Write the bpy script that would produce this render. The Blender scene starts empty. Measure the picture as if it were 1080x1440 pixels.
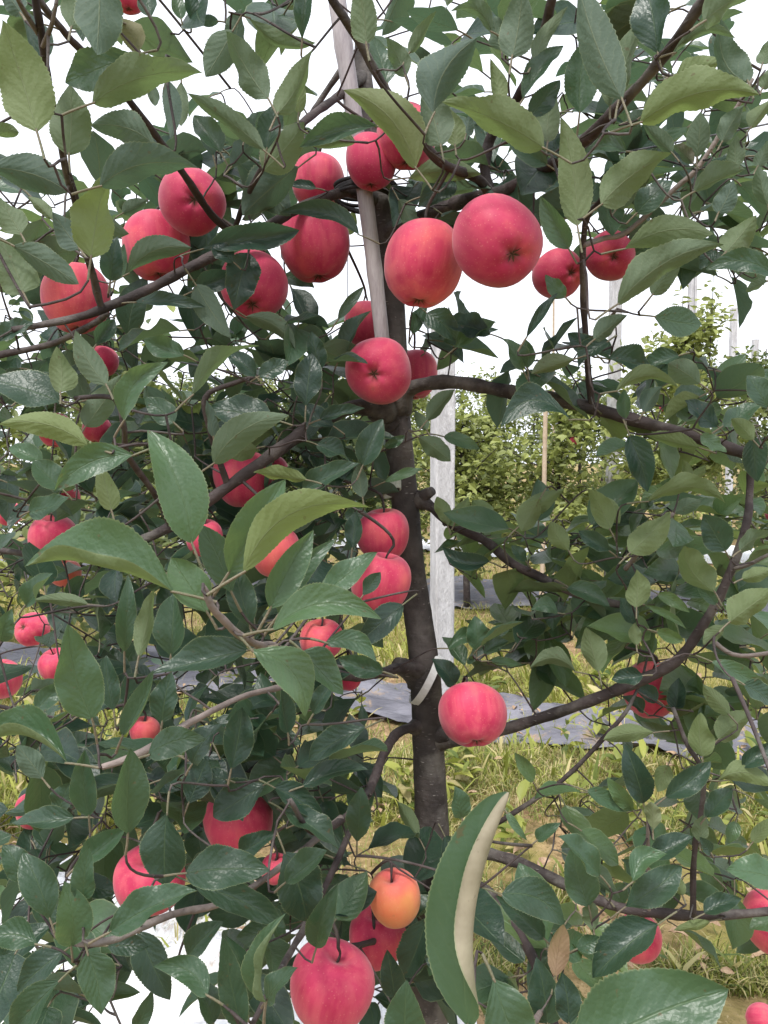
import bpy, math, random
import numpy as np
from mathutils import Vector

RND = random.Random(11)
NR = np.random.RandomState(11)
scn = bpy.context.scene
COL = scn.collection

# ------------------------------------------------------------------ camera, sky, sun, exposure
F = 1100.0
CAM = np.array([0.0, 0.0, 1.35])
PITCH = math.radians(3.64)
FWD = np.array([0.0, math.cos(PITCH), -math.sin(PITCH)])
UP = np.array([0.0, math.sin(PITCH), math.cos(PITCH)])
RIGHT = np.array([1.0, 0.0, 0.0])
cd = bpy.data.cameras.new('camera')
cam = bpy.data.objects.new('camera', cd); COL.objects.link(cam)
cam.location = CAM
cam.rotation_euler = (math.pi / 2 - PITCH, 0, 0)
cd.sensor_fit = 'VERTICAL'; cd.sensor_height = 24.0; cd.sensor_width = 18.0
cd.lens = 24.0 * F / 1440.0
cd.clip_start = 0.02; cd.clip_end = 2000
scn.camera = cam

SUN_EL, SUN_AZ = math.radians(62), math.radians(-155)   # azimuth from +Y towards +X
w = bpy.data.worlds.new('World'); scn.world = w; w.use_nodes = True
nt = w.node_tree; nt.nodes.clear()
sky = nt.nodes.new('ShaderNodeTexSky'); sky.sky_type = 'NISHITA'; sky.sun_disc = False
sky.sun_elevation = SUN_EL; sky.sun_rotation = SUN_AZ
sky.air_density = 1.0; sky.dust_density = 3.0; sky.ozone_density = 1.0
hs = nt.nodes.new('ShaderNodeHueSaturation'); hs.inputs['Saturation'].default_value = 0.1
mx = nt.nodes.new('ShaderNodeMix'); mx.data_type = 'RGBA'; mx.inputs[0].default_value = 0.72
mx.inputs[7].default_value = (9.2, 9.6, 10.5, 1)       # even cloud deck
bg = nt.nodes.new('ShaderNodeBackground'); bg.inputs['Strength'].default_value = 0.08
wo = nt.nodes.new('ShaderNodeOutputWorld')
nt.links.new(sky.outputs[0], hs.inputs['Color']); nt.links.new(hs.outputs[0], mx.inputs[6])
nt.links.new(mx.outputs[2], bg.inputs[0]); nt.links.new(bg.outputs[0], wo.inputs[0])

sl = bpy.data.lights.new('sun', 'SUN'); sl.energy = 1.5; sl.angle = math.radians(12); sl.color = (1.0, 0.97, 0.92)
so = bpy.data.objects.new('sun', sl); COL.objects.link(so)
sd = Vector((math.sin(SUN_AZ) * math.cos(SUN_EL), math.cos(SUN_AZ) * math.cos(SUN_EL), math.sin(SUN_EL)))
so.rotation_euler = sd.to_track_quat('Z', 'Y').to_euler(); so.location = (-2, -3, 6)

vs = scn.view_settings
vs.view_transform = 'Standard'; vs.look = 'None'; vs.gamma = 1.0; vs.use_curve_mapping = False
vs.exposure = 1.32
scn.render.engine = 'CYCLES'
scn.cycles.max_bounces = 5; scn.cycles.transparent_max_bounces = 8
scn.cycles.diffuse_bounces = 3; scn.cycles.transmission_bounces = 4

# ------------------------------------------------------------------ helpers
def P(x, y, D):
    return CAM + D * FWD + (x - 540.0) / F * D * RIGHT - (y - 720.0) / F * D * UP

def G(x, y, z=0.0):
    d = FWD + (x - 540.0) / F * RIGHT - (y - 720.0) / F * UP
    return CAM + d * ((z - CAM[2]) / d[2])

def nrm(v):
    v = np.asarray(v, float)
    return v / (np.linalg.norm(v, axis=-1, keepdims=True) + 1e-12)

def mesh_np(name, V, faces, mats, fmat=None, attr=None, uv=None, smooth=True):
    """V (N,3); faces list of index arrays (n,3)/(n,4)."""
    me = bpy.data.meshes.new(name)
    V = np.asarray(V, np.float32)
    sizes, idx = [], []
    for f in faces:
        f = np.asarray(f, np.int32)
        if len(f) == 0: continue
        sizes.append(np.full(len(f), f.shape[1], np.int32)); idx.append(f.ravel())
    sizes = np.concatenate(sizes); idx = np.concatenate(idx)
    me.vertices.add(len(V)); me.vertices.foreach_set('co', V.ravel())
    me.loops.add(len(idx)); me.loops.foreach_set('vertex_index', idx)
    me.polygons.add(len(sizes))
    st = np.zeros(len(sizes), np.int32); st[1:] = np.cumsum(sizes)[:-1]
    me.polygons.foreach_set('loop_start', st)
    me.polygons.foreach_set('loop_total', sizes)
    for m in mats: me.materials.append(m)
    if fmat is not None: me.polygons.foreach_set('material_index', np.asarray(fmat, np.int32))
    me.polygons.foreach_set('use_smooth', np.full(len(sizes), smooth, bool))
    if uv is not None:
        l = me.uv_layers.new(name='UVMap')
        l.data.foreach_set('uv', np.asarray(uv, np.float32)[idx].ravel())
    if attr is not None:
        a = me.color_attributes.new('lt', 'FLOAT_COLOR', 'POINT')
        c = np.ones((len(V), 4), np.float32); c[:, :3] = attr
        a.data.foreach_set('color', c.ravel())
    me.update(calc_edges=True); me.validate()
    return me

def obj(name, me, parent=None, origin=None, label=None, cat=None, group=None, kind=None):
    """verts of me are already relative to origin (world)."""
    o = bpy.data.objects.new(name, me); COL.objects.link(o)
    og = np.zeros(3) if origin is None else np.asarray(origin, float)
    if parent is not None:
        o.parent = parent
        og = og - np.array(PLOC[parent.name])
    o.location = og
    PLOC[o.name] = tuple(np.zeros(3) if origin is None else origin)
    if label: o['label'] = label
    if cat: o['category'] = cat
    if group: o['group'] = group
    if kind: o['kind'] = kind
    return o
PLOC = {}

def empty(name, loc, label, cat, group=None):
    o = bpy.data.objects.new(name, None); COL.objects.link(o); o.location = loc
    o.empty_display_size = 0.1
    PLOC[o.name] = tuple(loc)
    o['label'] = label; o['category'] = cat
    if group: o['group'] = group
    return o

def catmull(pts, rad, step):
    pts = np.asarray(pts, float); rad = np.asarray(rad, float)
    if len(pts) == 2:
        n = max(2, int(np.linalg.norm(pts[1] - pts[0]) / step) + 1)
        t = np.linspace(0, 1, n)[:, None]
        return pts[0] * (1 - t) + pts[1] * t, rad[0] * (1 - t[:, 0]) + rad[1] * t[:, 0]
    p = np.vstack([2 * pts[0] - pts[1], pts, 2 * pts[-1] - pts[-2]])
    out, ro = [], []
    for i in range(1, len(p) - 2):
        n = max(2, int(np.linalg.norm(p[i + 1] - p[i]) / step) + 1)
        t = np.linspace(0, 1, n, endpoint=(i == len(p) - 3))[:, None]
        a, b, c, d = p[i - 1], p[i], p[i + 1], p[i + 2]
        out.append(0.5 * ((2 * b) + (c - a) * t + (2 * a - 5 * b + 4 * c - d) * t ** 2 + (3 * b - a - 3 * c + d) * t ** 3))
        ro.append(rad[i - 1] * (1 - t[:, 0]) + rad[i] * t[:, 0])
    return np.vstack(out), np.concatenate(ro)

def tube(pts, rad, sides, lump=0.0, seed=0, cap=True):
    pts = np.asarray(pts, float); n = len(pts)
    tg = nrm(np.gradient(pts, axis=0))
    ref = np.array([0.0, 1.0, 0.0]) if abs(tg[0][1]) < 0.9 else np.array([1.0, 0, 0])
    u = nrm(np.cross(tg[0], ref)); us = []
    for i in range(n):
        u = nrm(u - tg[i] * np.dot(u, tg[i])); us.append(u)
    us = np.array(us); vs_ = np.cross(tg, us)
    ang = np.linspace(0, 2 * math.pi, sides, endpoint=False)
    R = np.repeat(np.asarray(rad, float)[:, None], sides, 1)
    if lump:
        rs = np.random.RandomState(seed)
        for k in range(6):
            fa, fl, ph = rs.randint(1, 4), rs.uniform(0.05, 0.5), rs.uniform(0, 6.28)
            R *= 1 + lump * 0.5 * np.sin(fa * ang[None, :] + fl * np.arange(n)[:, None] + ph)
        R *= 1 + lump * 0.35 * rs.normal(size=R.shape)
    V = pts[:, None, :] + R[..., None] * (np.cos(ang)[None, :, None] * us[:, None, :] + np.sin(ang)[None, :, None] * vs_[:, None, :])
    V = V.reshape(-1, 3)
    i = np.arange(n - 1)[:, None] * sides; j = np.arange(sides)[None, :]; j2 = (j + 1) % sides
    Q = np.stack([i + j, i + j2, i + sides + j2, i + sides + j], -1).reshape(-1, 4)
    T = np.zeros((0, 3), int)
    if cap:
        V = np.vstack([V, pts[0], pts[-1]])
        a, b = len(V) - 2, len(V) - 1
        jj = np.arange(sides); k2 = (jj + 1) % sides
        T = np.vstack([np.stack([np.full(sides, a), k2, jj], -1),
                       np.stack([np.full(sides, b), (n - 1) * sides + jj, (n - 1) * sides + k2], -1)])
    return V, Q, T

class MB:
    def __init__(s): s.V, s.Q, s.T, s.A, s.n = [], [], [], [], 0
    def add(s, V, Q=None, T=None, A=None):
        s.V.append(np.asarray(V, float))
        if Q is not None and len(Q): s.Q.append(np.asarray(Q) + s.n)
        if T is not None and len(T): s.T.append(np.asarray(T) + s.n)
        if A is not None: s.A.append(np.broadcast_to(np.asarray(A, float), (len(V), 3)))
        s.n += len(V); return s
    def tube(s, pts, rad, sides, A=None, **k): return s.add(*tube(pts, rad, sides, **k), A=A)
    def mesh(s, name, mats, origin=None, smooth=True):
        V = np.vstack(s.V)
        if origin is not None: V = V - np.asarray(origin)
        fs = []
        if s.Q: fs.append(np.vstack(s.Q))
        if s.T: fs.append(np.vstack(s.T))
        return mesh_np(name, V, fs, mats, attr=np.vstack(s.A) if s.A else None, smooth=smooth)

def box(c, sx, sy, sz, bev=0.0):
    """bevelled vertical box standing at c (base centre)."""
    b = bev
    ring = [(-sx/2+b, -sy/2), (sx/2-b, -sy/2), (sx/2, -sy/2+b), (sx/2, sy/2-b), (sx/2-b, sy/2), (-sx/2+b, sy/2), (-sx/2, sy/2-b), (-sx/2, -sy/2+b)]
    return np.array([[c[0]+x, c[1]+y, c[2]] for x, y in ring]), ring

# ------------------------------------------------------------------ material helpers
def new_mat(name):
    m = bpy.data.materials.new(name); m.use_nodes = True
    t = m.node_tree; t.nodes.clear()
    out = t.nodes.new('ShaderNodeOutputMaterial')
    return m, t, out
def nd(t, ty, **kw):
    n = t.nodes.new(ty)
    for k, v in kw.items(): setattr(n, k, v)
    return n
def mth(t, op, a, b=None, c=None):
    n = t.nodes.new('ShaderNodeMath'); n.operation = op
    for i, v in enumerate((a, b, c)):
        if v is None: continue
        if isinstance(v, (int, float)): n.inputs[i].default_value = v
        else: t.links.new(v, n.inputs[i])
    return n.outputs[0]
def mixc(t, f, a, b, blend='MIX'):
    n = t.nodes.new('ShaderNodeMix'); n.data_type = 'RGBA'; n.blend_type = blend
    for sk, v in ((n.inputs[0], f), (n.inputs[6], a), (n.inputs[7], b)):
        if isinstance(v, (int, float)): sk.default_value = v
        elif isinstance(v, tuple): sk.default_value = v + (1,) if len(v) == 3 else v
        else: t.links.new(v, sk)
    return n.outputs[2]
def noise(t, scale, detail=4, vec=None, rough=0.55):
    n = t.nodes.new('ShaderNodeTexNoise'); n.inputs['Scale'].default_value = scale
    n.inputs['Detail'].default_value = detail; n.inputs['Roughness'].default_value = rough
    if vec is not None: t.links.new(vec, n.inputs['Vector'])
    return n.outputs['Fac']
def rng(t, v, a, b, c=0.0, d=1.0):
    n = t.nodes.new('ShaderNodeMapRange'); n.clamp = True
    t.links.new(v, n.inputs[0])
    for i, k in enumerate((a, b, c, d)): n.inputs[1 + i].default_value = k
    return n.outputs[0]
def objco(t, scale=(1, 1, 1), kind='Object'):
    tc = t.nodes.new('ShaderNodeTexCoord'); mp = t.nodes.new('ShaderNodeMapping')
    mp.inputs['Scale'].default_value = scale
    t.links.new(tc.outputs[kind], mp.inputs['Vector']); return mp.outputs[0]
def bump(t, h, strength, dist):
    n = t.nodes.new('ShaderNodeBump'); n.inputs['Strength'].default_value = strength
    n.inputs['Distance'].default_value = dist; t.links.new(h, n.inputs['Height']); return n.outputs[0]
def princ(t, out, col, rough=0.6, spec=0.4, nor=None, **kw):
    p = t.nodes.new('ShaderNodeBsdfPrincipled')
    for sk, v in (('Base Color', col), ('Roughness', rough), ('Specular IOR Level', spec)):
        if isinstance(v, (int, float)): p.inputs[sk].default_value = v
        elif isinstance(v, tuple): p.inputs[sk].default_value = v + (1,)
        else: t.links.new(v, p.inputs[sk])
    for k, v in kw.items(): p.inputs[k.replace('_', ' ')].default_value = v
    if nor is not None: t.links.new(nor, p.inputs['Normal'])
    if out is not None: t.links.new(p.outputs[0], out.inputs[0])
    return p

def leaf_material():
    m, t, out = new_mat('apple_leaf')
    uv = nd(t, 'ShaderNodeUVMap', uv_map='UVMap')
    sp = nd(t, 'ShaderNodeSeparateXYZ'); t.links.new(uv.outputs[0], sp.inputs[0])
    u, v = sp.outputs[0], sp.outputs[1]
    av = mth(t, 'ABSOLUTE', mth(t, 'MULTIPLY_ADD', v, 2.0, -1.0))
    at = nd(t, 'ShaderNodeAttribute', attribute_name='lt')
    sa = nd(t, 'ShaderNodeSeparateColor'); t.links.new(at.outputs['Color'], sa.inputs[0])
    tint, pale, dry = sa.outputs[0], sa.outputs[1], sa.outputs[2]
    geo = nd(t, 'ShaderNodeNewGeometry')
    co = objco(t)
    n1 = noise(t, 60, 3, co); n2 = noise(t, 260, 3, co); n3 = noise(t, 22, 2, co)
    # side veins run forward from the midrib; the quilted blade bulges between them
    s = mth(t, 'SUBTRACT', mth(t, 'MULTIPLY', u, 7.5), mth(t, 'MULTIPLY', mth(t, 'POWER', av, 0.8), 2.3))
    s = mth(t, 'ADD', s, mth(t, 'MULTIPLY', n1, 1.5))
    s = mth(t, 'ADD', s, mth(t, 'MULTIPLY', rng(t, v, 0.49, 0.51), 0.37))
    pp = mth(t, 'PINGPONG', s, 0.5)
    vein = rng(t, pp, 0.0, 0.07, 1.0, 0.0)
    mid = rng(t, av, 0.01, 0.045, 1.0, 0.0)
    lines = mth(t, 'MAXIMUM', mth(t, 'MULTIPLY', vein, 0.42), mid)
    # top side
    top = mixc(t, tint, (0.008, 0.028, 0.020), (0.072, 0.148, 0.072))
    top = mixc(t, mth(t, 'MULTIPLY', rng(t, tint, 0.72, 1.0), 0.6), top, (0.105, 0.155, 0.042))
    top = mixc(t, rng(t, n3, 0.35, 0.7), top, mixc(t, 0.5, top, (0.052, 0.092, 0.066)))
    top = mixc(t, mth(t, 'MULTIPLY', lines, 0.38), top, (0.13, 0.19, 0.09))
    # underside
    und = mixc(t, tint, (0.072, 0.112, 0.086), (0.150, 0.190, 0.074))
    und = mixc(t, mth(t, 'MULTIPLY', lines, 0.45), und, (0.22, 0.25, 0.14))
    und = mixc(t, pale, und, mixc(t, rng(t, n1, 0.3, 0.7), (0.25, 0.21, 0.145), (0.38, 0.33, 0.235)))
    col = mixc(t, geo.outputs['Backfacing'], top, und)
    edge = rng(t, av, 0.945, 0.99)
    col = mixc(t, mth(t, 'MULTIPLY', edge, 0.55), col, (0.24, 0.28, 0.15))
    dryc = mixc(t, n1, (0.22, 0.10, 0.07), (0.30, 0.20, 0.13))
    col = mixc(t, dry, col, dryc)
    # small brown flecks
    fl = rng(t, noise(t, 150, 2, co), 0.70, 0.73)
    col = mixc(t, mth(t, 'MULTIPLY', fl, 0.7), col, (0.09, 0.06, 0.03))
    vr = nd(t, 'ShaderNodeTexVoronoi'); vr.inputs['Scale'].default_value = 420; t.links.new(co, vr.inputs['Vector'])
    h = mth(t, 'ADD', mth(t, 'MULTIPLY', pp, 0.9), mth(t, 'ADD', mth(t, 'MULTIPLY', n2, 0.6), mth(t, 'MULTIPLY', vr.outputs['Distance'], -0.4)))
    h = mth(t, 'ADD', h, mth(t, 'MULTIPLY', n1, 1.6))
    h = mth(t, 'SUBTRACT', h, mth(t, 'MULTIPLY', mid, 0.8))
    nb = bump(t, mth(t, 'MULTIPLY', h, mth(t, 'MULTIPLY_ADD', pale, -0.6, 1.0)), 0.5, 0.0010)
    ro = mixc(t, geo.outputs['Backfacing'], (0.38, 0.38, 0.38), (0.72, 0.72, 0.72))
    p = princ(t, None, col, ro, 0.5, nb)
    tr = nd(t, 'ShaderNodeBsdfTranslucent')
    trc = mixc(t, tint, (0.09, 0.165, 0.085), (0.24, 0.34, 0.09))
    trc = mixc(t, mth(t, 'MULTIPLY', lines, 0.4), trc, (0.05, 0.1, 0.03))
    t.links.new(trc, tr.inputs['Color']); t.links.new(nb, tr.inputs['Normal'])
    ms = nd(t, 'ShaderNodeMixShader'); ms.inputs[0].default_value = 0.32
    t.links.new(p.outputs[0], ms.inputs[1]); t.links.new(tr.outputs[0], ms.inputs[2])
    t.links.new(ms.outputs[0], out.inputs[0])
    return m

def simple_leaf_material(name, c0, c1, tr0):
    m, t, out = new_mat(name)
    at = nd(t, 'ShaderNodeAttribute', attribute_name='lt')
    sa = nd(t, 'ShaderNodeSeparateColor'); t.links.new(at.outputs['Color'], sa.inputs[0])
    col = mixc(t, sa.outputs[0], c0, c1)
    col = mixc(t, sa.outputs[2], col, (0.55, 0.45, 0.24))
    p = princ(t, None, col, 0.5, 0.35)
    tr = nd(t, 'ShaderNodeBsdfTranslucent'); t.links.new(mixc(t, 0.5, col, tr0), tr.inputs['Color'])
    ms = nd(t, 'ShaderNodeMixShader'); ms.inputs[0].default_value = 0.3
    t.links.new(p.outputs[0], ms.inputs[1]); t.links.new(tr.outputs[0], ms.inputs[2])
    t.links.new(ms.outputs[0], out.inputs[0])
    return m

def bark_material(name, c0, c1, lent):
    m, t, out = new_mat(name)
    co = objco(t)
    a = noise(t, 26, 6, co); b = noise(t, 90, 4, co)
    col = mixc(t, rng(t, a, 0.3, 0.7), c0, c1)
    blot = rng(t, noise(t, 9, 4, co), 0.52, 0.62)
    col = mixc(t, mth(t, 'MULTIPLY', blot, 0.6), col, (0.02, 0.017, 0.017))
    vo = nd(t, 'ShaderNodeTexVoronoi'); vo.inputs['Scale'].default_value = 1.0
    t.links.new(objco(t, (75, 75, 300)), vo.inputs['Vector'])
    lich = mth(t, 'MULTIPLY', rng(t, noise(t, 15, 6, co, 0.65), 0.5, 0.66), 0.6)
    col = mixc(t, lich, col, (0.17, 0.155, 0.14))
    dots = mth(t, 'MULTIPLY', rng(t, vo.outputs['Distance'], 0.15, 0.3, 1.0, 0.0), mth(t, 'MULTIPLY', rng(t, b, 0.5, 0.6), rng(t, noise(t, 12, 3, co), 0.42, 0.58)))
    col = mixc(t, mth(t, 'MULTIPLY', dots, lent), col, (0.34, 0.31, 0.29))
    wv = nd(t, 'ShaderNodeTexNoise'); wv.inputs['Scale'].default_value = 1.0
    t.links.new(objco(t, (30, 30, 240)), wv.inputs['Vector'])
    h = mth(t, 'ADD', mth(t, 'MULTIPLY', b, 0.7), mth(t, 'ADD', mth(t, 'MULTIPLY', wv.outputs['Fac'], 0.22), mth(t, 'MULTIPLY', dots, 0.5)))
    h = mth(t, 'ADD', h, mth(t, 'MULTIPLY', a, 1.2))
    princ(t, out, col, 0.75, 0.25, bump(t, h, 0.85, 0.0035))
    return m

def apple_material():
    m, t, out = new_mat('apple_skin')
    at = nd(t, 'ShaderNodeAttribute', attribute_name='lt')
    sa = nd(t, 'ShaderNodeSeparateColor'); t.links.new(at.outputs['Color'], sa.inputs[0])
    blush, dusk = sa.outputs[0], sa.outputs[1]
    st = noise(t, 1.0, 5, objco(t, (95, 95, 9)), 0.6)
    bl = noise(t, 24, 5, objco(t))
    red = mixc(t, rng(t, bl, 0.3, 0.72), (0.42, 0.014, 0.064), (0.63, 0.070, 0.136))
    red = mixc(t, mth(t, 'MULTIPLY', rng(t, st, 0.45, 0.64), 0.36), red, (0.68, 0.15, 0.16))
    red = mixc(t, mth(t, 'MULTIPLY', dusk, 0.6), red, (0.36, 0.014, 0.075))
    yel = mixc(t, rng(t, bl, 0.35, 0.65), (0.88, 0.46, 0.10), (0.82, 0.22, 0.07))
    f = mth(t, 'ADD', mth(t, 'MULTIPLY', rng(t, bl, 0.50, 0.74), 0.24), mth(t, 'SUBTRACT', blush, 0.36))
    f2 = nd(t, 'ShaderNodeClamp'); t.links.new(f, f2.inputs[0])
    col = mixc(t, f2.outputs[0], red, yel)
    vo = nd(t, 'ShaderNodeTexVoronoi'); vo.inputs['Scale'].default_value = 260
    t.links.new(objco(t), vo.inputs['Vector'])
    dots = rng(t, vo.outputs['Distance'], 0.12, 0.22, 1.0, 0.0)
    col = mixc(t, mth(t, 'MULTIPLY', dots, 0.15), col, (0.75, 0.45, 0.32))
    # russet smudge
    ru = rng(t, noise(t, 40, 5, objco(t)), 0.68, 0.76)
    col = mixc(t, mth(t, 'MULTIPLY', ru, 0.35), col, (0.30, 0.12, 0.08))
    col = mixc(t, sa.outputs[2], col, (0.075, 0.045, 0.025))
    rgh = rng(t, bl, 0.3, 0.7, 0.48, 0.66)
    princ(t, out, col, rgh, 0.24, bump(t, noise(t, 300, 2, objco(t)), 0.12, 0.001),
          Sheen_Weight=0.2, Sheen_Roughness=0.5)
    return m

def plain(name, c0, c1, scale=8, rough=0.8, spec=0.3, bs=0.4, bd=0.004, sc=(1, 1, 1)):
    m, t, out = new_mat(name)
    co = objco(t, sc)
    a = noise(t, scale, 6, co); b = noise(t, scale * 7, 4, co)
    col = mixc(t, rng(t, mth(t, 'MULTIPLY_ADD', b, 0.4, mth(t, 'MULTIPLY', a, 0.7)), 0.4, 0.7), c0, c1)
    princ(t, out, col, rough, spec, bump(t, b, bs, bd))
    return m

def ground_material():
    m, t, out = new_mat('orchard_soil')
    co = objco(t)
    a = noise(t, 1.1, 5, co); b = noise(t, 14, 6, co, 0.65); c = noise(t, 70, 5, co, 0.7)
    col = mixc(t, rng(t, b, 0.38, 0.62), (0.19, 0.12, 0.065), (0.43, 0.29, 0.165))
    col = mixc(t, rng(t, c, 0.5, 0.62), col, (0.11, 0.075, 0.045))
    moss = rng(t, a, 0.42, 0.58)
    mc = mixc(t, rng(t, c, 0.35, 0.65), (0.14, 0.15, 0.035), (0.30, 0.27, 0.07))
    col = mixc(t, mth(t, 'MULTIPLY', moss, 0.75), col, mc)
    lit = rng(t, noise(t, 38, 3, co), 0.64, 0.68)
    col = mixc(t, mth(t, 'MULTIPLY', lit, 0.7), col, (0.46, 0.36, 0.20))
    h = mth(t, 'ADD', mth(t, 'MULTIPLY', b, 1.0), mth(t, 'MULTIPLY', c, 0.5))
    princ(t, out, col, 0.95, 0.15, bump(t, h, 0.8, 0.02))
    return m

def film_material(name, c0, c1, rough, spec, dirt):
    m, t, out = new_mat(name)
    co = objco(t)
    a = noise(t, 3.0, 5, co); b = noise(t, 30, 5, co, 0.6)
    col = mixc(t, rng(t, a, 0.35, 0.65), c0, c1)
    col = mixc(t, mth(t, 'MULTIPLY', rng(t, noise(t, 7, 6, co, 0.7), 0.56, 0.68), dirt), col, (0.30, 0.21, 0.13))
    wr = nd(t, 'ShaderNodeTexNoise'); wr.inputs['Scale'].default_value = 1.0; wr.inputs['Detail'].default_value = 5
    wr.inputs['Distortion'].default_value = 1.6
    t.links.new(objco(t, (6, 22, 6)), wr.inputs['Vector'])
    princ(t, out, col, rough, spec, bump(t, mth(t, 'ADD', wr.outputs['Fac'], mth(t, 'MULTIPLY', b, 0.2)), 0.9, 0.02))
    return m

M = {}
M['leaf'] = leaf_material()
M['petiole'] = plain('leaf_stalk', (0.10, 0.115, 0.06), (0.19, 0.15, 0.11), 60, 0.6)
M['bark'] = bark_material('trunk_bark', (0.036, 0.030, 0.029), (0.10, 0.085, 0.08), 0.9)
M['twig'] = bark_material('twig_bark', (0.028, 0.021, 0.021), (0.078, 0.06, 0.058), 0.3)
M['shoot'] = bark_material('young_shoot_bark', (0.13, 0.105, 0.095), (0.27, 0.22, 0.20), 0.3)
M['apple'] = apple_material()
M['calyx'] = plain('calyx', (0.03, 0.02, 0.012), (0.10, 0.07, 0.04), 200, 0.9)
M['concrete'] = plain('post_concrete', (0.38, 0.37, 0.385), (0.61, 0.60, 0.62), 9, 0.9, 0.2, 0.9, 0.008, (3.2, 3.2, .8))
M['bamboo'] = plain('weathered_bamboo', (0.27, 0.235, 0.25), (0.42, 0.38, 0.39), 20, 0.5, 0.4, 0.3, 0.002, (4, 4, 0.6))
M['bamboo2'] = plain('dry_bamboo', (0.36, 0.27, 0.19), (0.50, 0.40, 0.30), 20, 0.6)
M['strap'] = plain('plastic_strap', (0.62, 0.62, 0.61), (0.76, 0.76, 0.75), 60, 0.45, 0.4, 0.2, 0.001)
M['rope'] = plain('black_tie', (0.015, 0.014, 0.016), (0.04, 0.036, 0.038), 90, 0.7)
M['twine'] = plain('twine', (0.40, 0.42, 0.36), (0.60, 0.60, 0.54), 200, 0.9)
M['wire'] = plain('steel_wire', (0.11, 0.11, 0.13), (0.2, 0.2, 0.22), 60, 0.5)
M['soil'] = ground_material()
M['film'] = film_material('grey_mulch_film', (0.085, 0.083, 0.10), (0.20, 0.195, 0.225), 0.5, 0.3, 0.95)
M['white_film'] = film_material('white_reflective_film', (0.58, 0.58, 0.60), (0.78, 0.78, 0.79), 0.35, 0.5, 0.85)
M['grass'] = simple_leaf_material('grass_blade', (0.055, 0.095, 0.022), (0.36, 0.37, 0.075), (0.3, 0.35, 0.06))
M['far_leaf'] = simple_leaf_material('far_leaf', (0.034, 0.062, 0.034), (0.29, 0.32, 0.095), (0.28, 0.36, 0.08))
M['litter'] = plain('dry_leaf', (0.24, 0.15, 0.09), (0.46, 0.33, 0.22), 30, 0.9)

# ------------------------------------------------------------------ ground
ROW = -0.35                        # rows run right and slightly towards the camera
def ground_h(x, y):
    return 0.03 * np.sin(x * 1.3 + 0.7 * y) + 0.02 * np.sin(x * 3.1 - y * 2.3) + 0.012 * np.sin(7 * x + 5 * y)
def build_ground():
    # fine patch in the middle of a sheet that reaches the horizon
    xs = np.concatenate([[-700, -200, -60, -25], np.linspace(-12, 12, 161), [25, 60, 200, 700]])
    ys = np.concatenate([[-300, -60, -15], np.linspace(-4, 26, 201), [60, 200, 800]])
    X, Y = np.meshgrid(xs, ys)
    Z = ground_h(X, Y)
    far = (np.abs(X) > 12.1) | (Y > 26.1) | (Y < -4.1)
    Z = np.where(far, 0.0, Z + NR.normal(size=Z.shape) * 0.004)
    V = np.stack([X, Y, Z], -1).reshape(-1, 3)
    nx, ny = len(xs), len(ys)
    i = np.arange(ny - 1)[:, None] * nx + np.arange(nx - 1)[None, :]
    Q = np.stack([i, i + 1, i + nx + 1, i + nx], -1).reshape(-1, 4)
    obj('ground', mesh_np('ground', V, [Q], [M['soil']]), label='brown orchard soil with mossy green patches', kind='structure')
build_ground()

def film(name, p, width, x0, x1, mat, label, seed, amp=0.018, lift=0.03, nx=220, ny=26, rag=0.12):
    """crumpled sheet lying along the row through p=(x,y)."""
    rs = np.random.RandomState(seed)
    X = np.linspace(x0, x1, nx)[None, :].repeat(ny, 0)
    t = np.linspace(-0.5, 0.5, ny)[:, None].repeat(nx, 1)
    rg = sum(np.sin(X * k + rs.uniform(0, 6.28)) * a for k, a in ((1.7, .5), (4.3, .35), (9.1, .2), (21, .12))) * rag
    W = width + rg * 1.3
    Y = p[1] + (X - p[0]) * ROW + t * W + rg * 0.5
    Z = ground_h(X, Y) + lift
    for k in range(26):
        a, b, ph = rs.uniform(-9, 9), rs.uniform(4, 34), rs.uniform(0, 6.28)
        Z += amp * 0.33 * np.sin(a * X + b * Y + ph) * rs.uniform(0.3, 1)
    Z += 0.004 * rs.normal(size=Z.shape)
    Z = np.maximum(Z, ground_h(X, Y) + 0.008)
    V = np.stack([X, Y, Z], -1).reshape(-1, 3)
    V2 = V - [0, 0, 0.0015]
    i = np.arange(ny - 1)[:, None] * nx + np.arange(nx - 1)[None, :]
    Q = np.stack([i, i + 1, i + nx + 1, i + nx], -1).reshape(-1, 4)
    og = np.array([p[0], p[1], 0.0])
    obj(name, mesh_np(name, np.vstack([V, V2]) - og, [Q, Q[:, ::-1] + len(V)], [mat]), origin=og, label=label, cat='plastic film')
film('mulch_film', (0.2, 4.25), 0.8, -5.5, 3.6, M['film'], 'wrinkled grey mulch film on the ground around the widest concrete post', 3)
film('mulch_film', (0.6, 7.95), 1.3, -7, 6, M['film'], 'grey mulch film strip beyond the weedy alley behind the trunk', 4, nx=160, ny=14)
film('mulch_film', (2.5, 11.9), 2.2, -8, 9, M['white_film'], 'pale film strip at the foot of the far tree rows', 5, nx=140, ny=10)
film('reflective_film', (-0.62, 2.02), 0.8, -1.15, 0.2, M['white_film'], 'bright white reflective film crumpled beneath the left side of the tree', 6, amp=0.05, nx=200, ny=50, rag=0.1)

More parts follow.
